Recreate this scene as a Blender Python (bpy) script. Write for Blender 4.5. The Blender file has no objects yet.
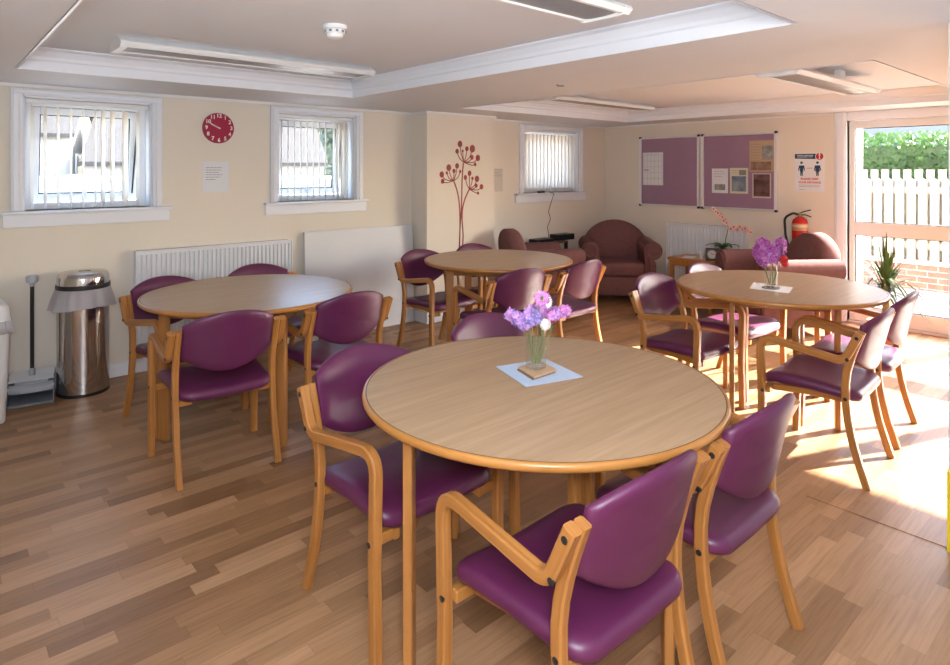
import bpy, bmesh, math, random
from math import sin, cos, pi, radians as R
from mathutils import Vector, Matrix
random.seed(7)
S = bpy.context.scene
COL = S.collection
H = 1.5                      # eye height
FX, FY = 0.66262, 0.74896    # heading of the view in room axes (X along window wall, Y towards it)

# ---------------------------------------------------------------- measuring helpers
def c2w(xc, d): return (d*FX + xc*FY, d*FY - xc*FX)
def ray(px):
    t = (px-475)/627; return FX+t*FY, FY-t*FX
def onX(px, py, X):
    a, b = ray(px); d = X/a; return (X, d*b, H-(py-170)*d/627)
def onY(px, py, Y):
    a, b = ray(px); d = Y/b; return (d*a, Y, H-(py-170)*d/627)
def onZ(px, py, z):
    a, b = ray(px); d = 627*(H-z)/(py-170); return (d*a, d*b, z)
def head(fl, fd):            # heading given across/along the view -> rotation so local +Y points there
    x, y = c2w(fl, fd); return math.atan2(y, x)-pi/2

# ---------------------------------------------------------------- materials
def mat(name, col=(0.8,0.8,0.8), rough=0.5, metal=0.0, spec=0.5, **kw):
    m = bpy.data.materials.new(name); m.use_nodes = True
    b = m.node_tree.nodes['Principled BSDF']
    b.inputs['Base Color'].default_value = (*col, 1)
    b.inputs['Roughness'].default_value = rough
    b.inputs['Metallic'].default_value = metal
    b.inputs['Specular IOR Level'].default_value = spec
    for k, v in kw.items(): b.inputs[k].default_value = v
    return m
def N(m, t, **kw):
    n = m.node_tree.nodes.new(t)
    for k, v in kw.items(): setattr(n, k, v)
    return n
def L(m, a, b): m.node_tree.links.new(a, b)
def ramp(m, stops):
    r = N(m, 'ShaderNodeValToRGB'); e = r.color_ramp.elements
    while len(e) < len(stops): e.new(0.5)
    for i, (p, c) in enumerate(stops): e[i].position = p; e[i].color = (*c, 1)
    return r
def noisy(name, c1, c2, scale=(1,1,1), nscale=5, rough=0.5, bump=0.0, detail=4, coord='Object', spec=0.5, bscale=None):
    m = mat(name, c1, rough, spec=spec); b = m.node_tree.nodes['Principled BSDF']
    tc = N(m, 'ShaderNodeTexCoord'); mp = N(m, 'ShaderNodeMapping'); mp.inputs['Scale'].default_value = scale
    L(m, tc.outputs[coord], mp.inputs['Vector'])
    n = N(m, 'ShaderNodeTexNoise'); n.inputs['Scale'].default_value = nscale; n.inputs['Detail'].default_value = detail
    L(m, mp.outputs['Vector'], n.inputs['Vector'])
    r = ramp(m, [(0.3, c1), (0.7, c2)]); L(m, n.outputs['Fac'], r.inputs['Fac']); L(m, r.outputs['Color'], b.inputs['Base Color'])
    if bump:
        bn = N(m, 'ShaderNodeTexNoise'); bn.inputs['Scale'].default_value = bscale or nscale*20; bn.inputs['Detail'].default_value = 2
        L(m, tc.outputs[coord], bn.inputs['Vector'])
        bp = N(m, 'ShaderNodeBump'); bp.inputs['Strength'].default_value = bump; bp.inputs['Distance'].default_value = 0.002
        L(m, bn.outputs['Fac'], bp.inputs['Height']); L(m, bp.outputs['Normal'], b.inputs['Normal'])
    return m
def floor_mat():
    m = mat('oak strip laminate', rough=0.42, spec=0.5); b = m.node_tree.nodes['Principled BSDF']
    tc = N(m, 'ShaderNodeTexCoord'); sp = N(m, 'ShaderNodeSeparateXYZ'); L(m, tc.outputs['Object'], sp.inputs[0])
    def M(op, a, c=None):
        n = N(m, 'ShaderNodeMath', operation=op)
        for i, v in enumerate((a, c)):
            if v is None: continue
            if isinstance(v, (int, float)): n.inputs[i].default_value = v
            else: L(m, v, n.inputs[i])
        return n.outputs[0]
    yr = M('DIVIDE', sp.outputs['Y'], 0.066); row = M('FLOOR', yr); fy = M('FRACT', yr)
    w = N(m, 'ShaderNodeTexWhiteNoise', noise_dimensions='1D'); L(m, row, w.inputs['W'])
    xs = M('ADD', sp.outputs['X'], M('MULTIPLY', w.outputs['Value'], 5.0))
    xr = M('DIVIDE', xs, 0.43); ci = M('FLOOR', xr); fxx = M('FRACT', xr)
    cb = N(m, 'ShaderNodeCombineXYZ'); L(m, row, cb.inputs[0]); L(m, ci, cb.inputs[1])
    w2 = N(m, 'ShaderNodeTexWhiteNoise', noise_dimensions='2D'); L(m, cb.outputs[0], w2.inputs['Vector'])
    r = ramp(m, [(0.0, (.215,.110,.050)), (0.3, (.30,.160,.076)), (0.62, (.365,.203,.101)), (1.0, (.44,.255,.138))])
    L(m, w2.outputs['Value'], r.inputs['Fac'])
    gv = N(m, 'ShaderNodeCombineXYZ'); L(m, M('MULTIPLY', xs, 3.0), gv.inputs[0])
    L(m, M('ADD', M('MULTIPLY', sp.outputs['Y'], 60.0), M('MULTIPLY', w2.outputs['Value'], 40.0)), gv.inputs[1])
    g = N(m, 'ShaderNodeTexNoise'); g.inputs['Scale'].default_value = 1.6; g.inputs['Detail'].default_value = 6; g.inputs['Distortion'].default_value = 0.6
    L(m, gv.outputs[0], g.inputs['Vector'])
    gr = ramp(m, [(0.3, (.80,.78,.76)), (0.55, (1,1,1)), (0.8, (1.06,1.06,1.06))]); L(m, g.outputs['Fac'], gr.inputs['Fac'])
    mx = N(m, 'ShaderNodeMixRGB', blend_type='MULTIPLY'); mx.inputs['Fac'].default_value = 1
    L(m, r.outputs['Color'], mx.inputs[1]); L(m, gr.outputs['Color'], mx.inputs[2])
    # fine dark joints
    j = M('MAXIMUM', M('LESS_THAN', fy, 0.018), M('LESS_THAN', fxx, 0.004))
    mj = N(m, 'ShaderNodeMixRGB', blend_type='MULTIPLY'); L(m, M('MULTIPLY', j, 0.35), mj.inputs['Fac'])
    L(m, mx.outputs[0], mj.inputs[1]); mj.inputs[2].default_value = (.3,.2,.15,1)
    L(m, mj.outputs[0], b.inputs['Base Color'])
    bn = N(m, 'ShaderNodeTexNoise'); bn.inputs['Scale'].default_value = 260; L(m, tc.outputs['Object'], bn.inputs['Vector'])
    bp = N(m, 'ShaderNodeBump'); bp.inputs['Strength'].default_value = .12; bp.inputs['Distance'].default_value = .002
    L(m, bn.outputs['Fac'], bp.inputs['Height']); L(m, bp.outputs['Normal'], b.inputs['Normal'])
    return m
def glass_mat(name, tint=(1,1,1), fac=0.08, rough=0.0):
    m = bpy.data.materials.new(name); m.use_nodes = True; nt = m.node_tree; nt.nodes.remove(nt.nodes['Principled BSDF'])
    t = N(m, 'ShaderNodeBsdfTransparent'); t.inputs[0].default_value = (*tint, 1)
    g = N(m, 'ShaderNodeBsdfGlossy'); g.inputs['Roughness'].default_value = rough
    lw = N(m, 'ShaderNodeLayerWeight'); lw.inputs['Blend'].default_value = .5
    pw = N(m, 'ShaderNodeMath', operation='POWER'); L(m, lw.outputs['Facing'], pw.inputs[0]); pw.inputs[1].default_value = 4
    ma = N(m, 'ShaderNodeMath', operation='MULTIPLY_ADD'); L(m, pw.outputs[0], ma.inputs[0]); ma.inputs[1].default_value = fac*8; ma.inputs[2].default_value = .04; ma.use_clamp = True
    mx = N(m, 'ShaderNodeMixShader'); L(m, ma.outputs[0], mx.inputs[0]); L(m, t.outputs[0], mx.inputs[1]); L(m, g.outputs[0], mx.inputs[2])
    L(m, mx.outputs[0], nt.nodes['Material Output'].inputs[0]); return m
def cloth_trans(name, col, amount):
    m = mat(name, col, 0.8, spec=0.2); nt = m.node_tree; b = nt.nodes['Principled BSDF']
    t = N(m, 'ShaderNodeBsdfTranslucent'); t.inputs[0].default_value = (*col, 1)
    mx = N(m, 'ShaderNodeMixShader'); mx.inputs[0].default_value = amount
    L(m, b.outputs[0], mx.inputs[1]); L(m, t.outputs[0], mx.inputs[2]); L(m, mx.outputs[0], nt.nodes['Material Output'].inputs[0]); return m
def leafy(name, c1, c2, trans=0.3):
    m = noisy(name, c1, c2, nscale=6, rough=0.5); nt = m.node_tree; b = nt.nodes['Principled BSDF']
    t = N(m, 'ShaderNodeBsdfTranslucent'); t.inputs[0].default_value = (*c2, 1)
    mx = N(m, 'ShaderNodeMixShader'); mx.inputs[0].default_value = trans
    L(m, b.outputs[0], mx.inputs[1]); L(m, t.outputs[0], mx.inputs[2]); L(m, mx.outputs[0], nt.nodes['Material Output'].inputs[0]); return m
def brick_mat():
    m = mat('garden brick', rough=0.9); b = m.node_tree.nodes['Principled BSDF']
    tc = N(m, 'ShaderNodeTexCoord'); sp = N(m, 'ShaderNodeSeparateXYZ'); cb = N(m, 'ShaderNodeCombineXYZ')
    L(m, tc.outputs['Object'], sp.inputs[0]); L(m, sp.outputs['Y'], cb.inputs[0]); L(m, sp.outputs['Z'], cb.inputs[1])
    k = N(m, 'ShaderNodeTexBrick'); L(m, cb.outputs[0], k.inputs['Vector'])
    k.inputs['Color1'].default_value = (.26,.115,.08,1); k.inputs['Color2'].default_value = (.19,.085,.065,1); k.inputs['Mortar'].default_value = (.32,.29,.26,1)
    k.inputs['Scale'].default_value = 1; k.inputs['Brick Width'].default_value = .225; k.inputs['Row Height'].default_value = .075; k.inputs['Mortar Size'].default_value = .006
    L(m, k.outputs['Color'], b.inputs['Base Color']); return m

WALL = noisy('magnolia wall paint', (.745,.69,.605), (.76,.705,.62), nscale=1.2, rough=0.75, bump=.08, bscale=180, spec=.2)
CEIL = noisy('ceiling paint', (.77,.785,.83), (.785,.80,.845), nscale=1.5, rough=0.8, bump=.08, bscale=140, spec=.2)
WHITE = mat('white gloss paint', (.80,.83,.90), 0.35)
TRIM = mat('white satin trim', (.80,.80,.82), 0.4)
UPVC = mat('white upvc', (.82,.83,.85), 0.25)
GASKET = mat('black gasket', (.02,.02,.025), 0.5)
FLOOR = floor_mat()
def lath_mat():
    m = noisy('bent beech lath', (.30,.118,.026), (.43,.188,.052), scale=(22,1.1,1), nscale=2.2, rough=0.32, coord='UV', detail=5)
    return m
LATH = lath_mat()
WOOD = noisy('beech edging', (.335,.138,.030), (.44,.193,.048), scale=(2,2,14), nscale=2, rough=0.3)
TOPM = noisy('oak laminate top', (.33,.215,.122), (.42,.285,.172), scale=(1.4,30,1), nscale=2.0, rough=0.33, detail=6)
LEGM = noisy('table leg beech', (.31,.125,.030), (.42,.187,.052), scale=(14,14,1), nscale=2, rough=0.35)
VINYL = noisy('plum vinyl', (.086,.0115,.052), (.098,.014,.060), nscale=12, rough=0.41, bump=.06, bscale=420)
PLUSH = noisy('dusky plum upholstery', (.150,.068,.066), (.180,.084,.082), nscale=30, rough=0.9, bump=.25, bscale=500, spec=.15)
RADW = mat('radiator enamel', (.76,.78,.82), 0.35)
CHROME = mat('polished steel', (.62,.60,.60), 0.10, 1.0)
ALU = mat('brushed aluminium', (.74,.74,.77), 0.35, 0.35)
BLACK = mat('black plastic', (.012,.012,.014), 0.4)
BOLT = mat('dark bolt', (.015,.015,.017), 0.35)
GREYP = mat('grey plastic', (.17,.19,.22), 0.4)
LGREY = mat('light grey plastic', (.42,.45,.50), 0.35)
PAPER = mat('white paper', (.74,.76,.80), 0.7, spec=.2)
INK = mat('grey print', (.20,.20,.22), 0.7)
REDV = mat('deep red vinyl', (.23,.002,.009), 0.5)
CLOCKR = mat('crimson clock face', (.34,.006,.045), 0.35)
WHITEP = mat('white plastic', (.80,.80,.80), 0.35)
DIFFUSER = noisy('prismatic diffuser', (.24,.25,.28), (.29,.30,.33), scale=(1,1,1), nscale=60, rough=0.35)
GLASS = glass_mat('window glass')
VGLASS = glass_mat('clear vase glass', (.985,.995,.99), 0.22)
BLINDF = cloth_trans('cream blind fabric', (.90,.86,.79), .5)
BLINDW = cloth_trans('white blind fabric', (.88,.84,.78), .5)
LINER = cloth_trans('milky bin liner', (.82,.80,.84), .4)
_t = N(LINER, 'ShaderNodeBsdfTransparent'); _x = N(LINER, 'ShaderNodeMixShader'); _x.inputs[0].default_value = .45
_o = LINER.node_tree.nodes['Material Output'].inputs[0]; L(LINER, _o.links[0].from_socket, _x.inputs[1]); L(LINER, _t.outputs[0], _x.inputs[2]); L(LINER, _x.outputs[0], _o)
PURPLEF = noisy('lilac felt', (.285,.170,.265), (.315,.19,.29), nscale=3, rough=0.45, bump=.1, bscale=600)
YELLOW = mat('yellow edge strip', (.75,.60,.01), 0.5)

# ---------------------------------------------------------------- mesh helpers
def obj(name, bm, m, parent=None, smooth=None, loc=None, rotz=None):
    me = bpy.data.meshes.new(name)
    bmesh.ops.recalc_face_normals(bm, faces=bm.faces[:]) if smooth != 'raw' else None
    bm.to_mesh(me); bm.free()
    ms = m if isinstance(m, (list, tuple)) else [m]
    for q in ms: me.materials.append(q)
    if smooth not in (None, 'raw'):
        me.shade_smooth(); me.set_sharp_from_angle(angle=R(smooth))
    o = bpy.data.objects.new(name, me); COL.objects.link(o)
    if parent: o.parent = parent
    if loc: o.location = loc
    if rotz is not None: o.rotation_euler = (0,0,rotz)
    return o
def tag(o, label, cat, group=None, kind=None):
    o['label'] = label; o['category'] = cat
    if group: o['group'] = group
    if kind: o['kind'] = kind
    return o
def thing(name, label, cat, loc=(0,0,0), rotz=0, group=None):
    o = bpy.data.objects.new(name, None); COL.objects.link(o); o.location = loc; o.rotation_euler = (0,0,rotz)
    o.empty_display_size = .1
    return tag(o, label, cat, group)
def struct(name, bm, m, parent=None, smooth=None):
    o = obj(name, bm, m, parent, smooth)
    if not parent: o['kind'] = 'structure'
    return o
def NB(): return bmesh.new()
def box(bm, x0, x1, y0, y1, z0, z1, bev=0, seg=1, mi=0, mx=None):
    vs = [bm.verts.new(p) for p in ((x0,y0,z0),(x1,y0,z0),(x1,y1,z0),(x0,y1,z0),(x0,y0,z1),(x1,y0,z1),(x1,y1,z1),(x0,y1,z1))]
    fs = [bm.faces.new([vs[i] for i in q]) for q in ((3,2,1,0),(4,5,6,7),(0,1,5,4),(1,2,6,5),(2,3,7,6),(3,0,4,7))]
    for f in fs: f.material_index = mi
    if mx is not None: bmesh.ops.transform(bm, matrix=mx, verts=vs)
    if bev:
        es = list({e for f in fs for e in f.edges})
        bmesh.ops.bevel(bm, geom=es, offset=bev, segments=seg, affect='EDGES', profile=.5)
    return vs
def bx(x0, x1, y0, y1, z0, z1, bev=0, seg=1):
    bm = NB(); box(bm, min(x0,x1), max(x0,x1), min(y0,y1), max(y0,y1), min(z0,z1), max(z0,z1), bev, seg); return bm
def rings(bm, rs, close=True, cap0=True, cap1=True, mi=0):
    V = [[bm.verts.new(p) for p in r] for r in rs]; n = len(V[0])
    for a, b in zip(V, V[1:]):
        for i in range(n if close else n-1):
            j = (i+1) % n; f = bm.faces.new((a[i], a[j], b[j], b[i])); f.material_index = mi
    if cap0: bm.faces.new(V[0][::-1]).material_index = mi
    if cap1: bm.faces.new(V[-1]).material_index = mi
    return V
def lathe(bm, prof, seg=24, c=(0,0,0), cap0=True, cap1=True, mi=0):
    rings(bm, [[(c[0]+r*cos(2*pi*i/seg), c[1]+r*sin(2*pi*i/seg), c[2]+z) for i in range(seg)] for r, z in prof], True, cap0, cap1, mi)
def tube(bm, pts, r, seg=8, caps=True, mi=0):
    pts = [Vector(p) for p in pts]; rs = []; up = None
    for i, p in enumerate(pts):
        t = (pts[min(i+1, len(pts)-1)]-pts[max(i-1, 0)]).normalized()
        if up is None: up = Vector((0,0,1)) if abs(t.z) < .9 else Vector((1,0,0))
        a = t.cross(up).normalized(); b = a.cross(t).normalized(); up = b
        rr = r[i] if isinstance(r, (list, tuple)) else r
        rs.append([p + (a*cos(2*pi*k/seg) + b*sin(2*pi*k/seg))*rr for k in range(seg)])
    rings(bm, rs, True, caps, caps, mi)
def fillet(pts, radii, n=6):
    out = [Vector(pts[0])]
    for i in range(1, len(pts)-1):
        p, a, b = Vector(pts[i]), Vector(pts[i-1]), Vector(pts[i+1]); r = radii[i-1]
        u, v = (a-p).normalized(), (b-p).normalized(); ang = u.angle(v); k = min(r/math.tan(ang/2), (a-p).length*.48, (b-p).length*.48)
        s, e = p+u*k, p+v*k
        for q in range(n+1):
            t = q/n; out.append((1-t)**2*s + 2*t*(1-t)*p + t*t*e)
    out.append(Vector(pts[-1])); return out
def sweep(bm, pts, w, t, ch=.005):
    """flat lath bent along pts; w across (about local X), t in the plane of the bend; writes a UV along the length"""
    uv = bm.loops.layers.uv.verify(); pts = [Vector(p) for p in pts]; rs = []; ln = [0]
    for a, b in zip(pts, pts[1:]): ln.append(ln[-1]+(b-a).length)
    for i, p in enumerate(pts):
        T = (pts[min(i+1, len(pts)-1)]-pts[max(i-1, 0)]).normalized()
        n = T.cross(Vector((1,0,0))).normalized(); l = n.cross(T).normalized()
        a, b = w/2, t/2
        rs.append([p + l*x + n*y for x, y in ((-a,-b+ch),(-a,b-ch),(-a+ch,b),(a-ch,b),(a,b-ch),(a,-b+ch),(a-ch,-b),(-a+ch,-b))])
    V = [[bm.verts.new(q) for q in r] for r in rs]; us = [0,.4,.5,.9,1.0,1.4,1.5,1.9]
    off = random.random()*5
    for k in range(len(V)-1):
        for i in range(8):
            j = (i+1) % 8; f = bm.faces.new((V[k][i], V[k][j], V[k+1][j], V[k+1][i]))
            uj = us[j] if j else 2.0
            for lp, (u, q) in zip(f.loops, ((us[i],k),(uj,k),(uj,k+1),(us[i],k+1))): lp[uv].uv = (u*w*3, ln[q]+off)
    for r in (V[0][::-1], V[-1]):
        f = bm.faces.new(r)
        for lp in f.loops: lp[uv].uv = (lp.vert.co.x*6, off)
def rrect(hx, hy, r, n=5, taper=0):
    out = []
    for cx, cy, a0 in ((hx-r, hy-r, 0), (-hx+r, hy-r, 90), (-hx+r, -hy+r, 180), (hx-r, -hy+r, 270)):
        for k in range(n+1):
            a = R(a0+90*k/n); x, y = cx+r*cos(a), cy+r*sin(a); out.append((x*(1+taper*y), y))
    return out
def subdiv(out, n=2):
    res = []
    for i, p in enumerate(out):
        q = out[(i+1) % len(out)]
        for k in range(n): res.append((p[0]+(q[0]-p[0])*k/n, p[1]+(q[1]-p[1])*k/n))
    return res
def pad(bm, outline, prof, warp, mi=0):
    """cushion: outline in (u,v), prof = [(inset, w)], warp(u,v,w)->xyz; closed with a centre fan"""
    rs = []
    for ins, w in prof:
        r = []
        for (u, v) in outline:
            k = max(1-ins/max(math.hypot(u, v), 1e-4), 0.0); r.append(warp(u*k, v*k, w))
        rs.append(r)
    V = rings(bm, rs, True, False, False, mi)
    for r, w, fl in ((V[0], prof[0][1], True), (V[-1], prof[-1][1], False)):
        c = bm.verts.new(warp(0, 0, w)); n = len(r)
        for i in range(n):
            j = (i+1) % n; bm.faces.new((c, r[j], r[i]) if fl else (c, r[i], r[j])).material_index = mi
def blob(bm, c, r, seg=8, rng=6, sc=(1,1,1), mi=0):
    prof = []
    vs = []
    for k in range(1, rng):
        a = pi*k/rng; vs.append([bm.verts.new((c[0]+r*sc[0]*sin(a)*cos(2*pi*i/seg), c[1]+r*sc[1]*sin(a)*sin(2*pi*i/seg), c[2]+r*sc[2]*cos(a))) for i in range(seg)])
    t = bm.verts.new((c[0], c[1], c[2]+r*sc[2])); b = bm.verts.new((c[0], c[1], c[2]-r*sc[2]))
    for a, q in zip(vs, vs[1:]):
        for i in range(seg):
            j = (i+1) % seg; bm.faces.new((a[i], q[i], q[j], a[j])).material_index = mi
    for i in range(seg):
        j = (i+1) % seg; bm.faces.new((t, vs[0][i], vs[0][j])).material_index = mi; bm.faces.new((b, vs[-1][j], vs[-1][i])).material_index = mi
def prism(bm, poly, axis, a0, a1, mi=0):
    """poly of 2-D points extruded along an axis"""
    def P(u, v, a): return {'x': (a,u,v), 'y': (u,a,v), 'z': (u,v,a)}[axis]
    rings(bm, [[P(u, v, a) for u, v in poly] for a in (a0, a1)], True, True, True, mi)
def text_mesh(name, body, size, m, parent, mx, align='CENTER', extr=.0006, bold=0):
    cu = bpy.data.curves.new('lettering', 'FONT'); cu.body = body; cu.size = size; cu.align_x = align; cu.align_y = 'CENTER'; cu.extrude = extr; cu.offset = bold
    cu.resolution_u = 3
    t = bpy.data.objects.new('lettering', cu); COL.objects.link(t)
    dg = bpy.context.evaluated_depsgraph_get(); me = bpy.data.meshes.new_from_object(t.evaluated_get(dg))
    bpy.data.objects.remove(t); me.name = name; me.transform(mx); me.materials.clear(); me.materials.append(m)
    o = bpy.data.objects.new(name, me); COL.objects.link(o); o.parent = parent; return o
def dup(root, name=None):
    r = root.copy(); COL.objects.link(r)
    for ch in list(root.children):
        c = ch.copy(); COL.objects.link(c); c.parent = r
        for g in list(ch.children):
            d = g.copy(); COL.objects.link(d); d.parent = c
    return r

# ---------------------------------------------------------------- setting
YW, XN, ZC, ZT = 5.14, 6.87, 2.075, 2.20
LX, SY = -1.7, -2.2          # unseen left and rear walls
W1 = (.444, 1.374, .39, 1.436); W2 = (2.223, 3.123, 2.165, 3.17); W3 = (5.233, 6.39, 5.15, 6.46)
ZSILL, ZWT = 1.225, 2.045
bm = NB(); box(bm, LX-.2, XN+.02, SY-.2, YW+.02, -.1, 0); struct('floor', bm, FLOOR)
# window wall with three openings
bm = NB(); ia = .07; T = .26
ops = [(w[0]+ia, w[1]-ia) for w in (W1, W2, W3)]; xs = [LX-.2]
for a, b in ops: xs += [a, b]
xs.append(XN)
for i in range(0, len(xs), 2): box(bm, xs[i], xs[i+1], YW, YW+T, 0, 2.6)
for a, b in ops:
    box(bm, a, b, YW, YW+T, 0, ZSILL); box(bm, a, b, YW, YW+T, ZWT-.046, 2.6)
struct('wall_back', bm, WALL)
bm = NB(); box(bm, 3.70, 4.60, 4.89, YW, 0, ZC+.02); struct('trim_1', bm, WALL)      # the boxed pier
# notice board wall, door opening from DY0 to DY1
DY0, DY1, DZ = -1.2, 2.205, 2.045
bm = NB(); box(bm, XN, XN+.45, DY1, YW+.2, 0, 2.6); box(bm, XN, XN+.45, DY0, DY1, DZ, 2.6); box(bm, XN, XN+.45, SY-.2, DY0, 0, 2.6)
struct('wall_right', bm, WALL)
bm = NB(); box(bm, LX-.2, LX, SY, YW, 0, 2.6); struct('wall_left', bm, WALL)
bm = NB(); box(bm, LX-.2, XN, SY-.2, SY, 0, 2.6); struct('wall_front', bm, WALL)
PX, PY = 3.022, .612
bm = NB(); box(bm, PX, PX+.12, SY, PY, 0, ZC+.02, .004); struct('wall_partition', bm, TRIM)
# dropped ceiling with two raised trays
T1 = (.40, 2.57, 1.00, 4.36); T2 = (3.74, 6.35, 1.07, 4.42)
bm = NB()
x0, x1, y0, y1 = LX-.2, XN+.26, SY-.2, YW+.2
box(bm, x0, x1, y0, T1[2], ZC, 2.5); box(bm, x0, x1, T2[3], y1, ZC, 2.5)
box(bm, x0, T1[0], T1[2], T2[3], ZC, 2.5); box(bm, T1[0], T1[1], T1[3], T2[3], ZC, 2.5)
box(bm, T1[1], T2[0], T1[2], T2[3], ZC, 2.5); box(bm, T2[1], x1, T1[2], T2[3], ZC, 2.5)
box(bm, T2[0], T2[1], T1[2], T2[2], ZC, 2.5)
for t in (T1, T2): box(bm, t[0], t[1], t[2], t[3], ZT, 2.5)
struct('ceiling', bm, CEIL)
def cornice(n, t):
    bm = NB(); prof = [(0, ZC-.004), (.012, ZC-.004), (.014, ZC+.05), (.022, ZC+.058), (.026, ZC+.075), (.045, ZC+.105), (.062, ZT-.008), (.062, ZT+.001), (0, ZT+.001)]
    rings(bm, [[(sx, sy, z) for sx, sy in ((t[0]+i, t[2]+i), (t[1]-i, t[2]+i), (t[1]-i, t[3]-i), (t[0]+i, t[3]-i))] for i, z in prof], True, False, False)
    struct('trim_%d' % n, bm, WHITE)
cornice(2, T1); cornice(3, T2)
# small picture bead along the wall tops
bm = NB(); b = .018
box(bm, LX, 3.70, YW-b, YW, ZC-.02, ZC); box(bm, 4.60, XN, YW-b, YW, ZC-.02, ZC); box(bm, 3.70-b, 4.60+b, 4.89-b, 4.89, ZC-.02, ZC)
box(bm, 3.70-b, 3.70, 4.89, YW-b, ZC-.02, ZC); box(bm, 4.60, 4.60+b, 4.89, YW-b, ZC-.02, ZC); struct('trim_4', bm, TRIM)
bm = NB(); box(bm, XN-b, XN, DY1+.13, YW-b, ZC-.02, ZC); struct('trim_5', bm, TRIM)
def base(name, segs):
    bm = NB()
    for s in segs: box(bm, *s, 0, .10, .004)
    struct(name, bm, WHITE)
base('baseboard_back', [(LX, 3.70, YW-.016, YW), (4.60, XN, YW-.016, YW), (3.684, 4.616, 4.874, 4.89), (3.684, 3.70, 4.89, YW-.016), (4.60, 4.616, 4.89, YW-.016)])
base('baseboard_right', [(XN-.016, XN, DY1+.13, YW-.016)])
bm = NB(); box(bm, PX+.03, PX+.055, PY+.001, 1.15, -.001, .0025); struct('trim_6', bm, FLOOR)   # floor joint strip
bm = NB(); box(bm, PX-.004, PX+.03, PY-.02, PY+.004, .0, .32, .002); o = struct('trim_7', bm, YELLOW)
bm = NB(); box(bm, PX-.012, PX, PY-.4, PY-.02, 0, .12, .004); struct('baseboard_partition', bm, WHITE)

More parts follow.
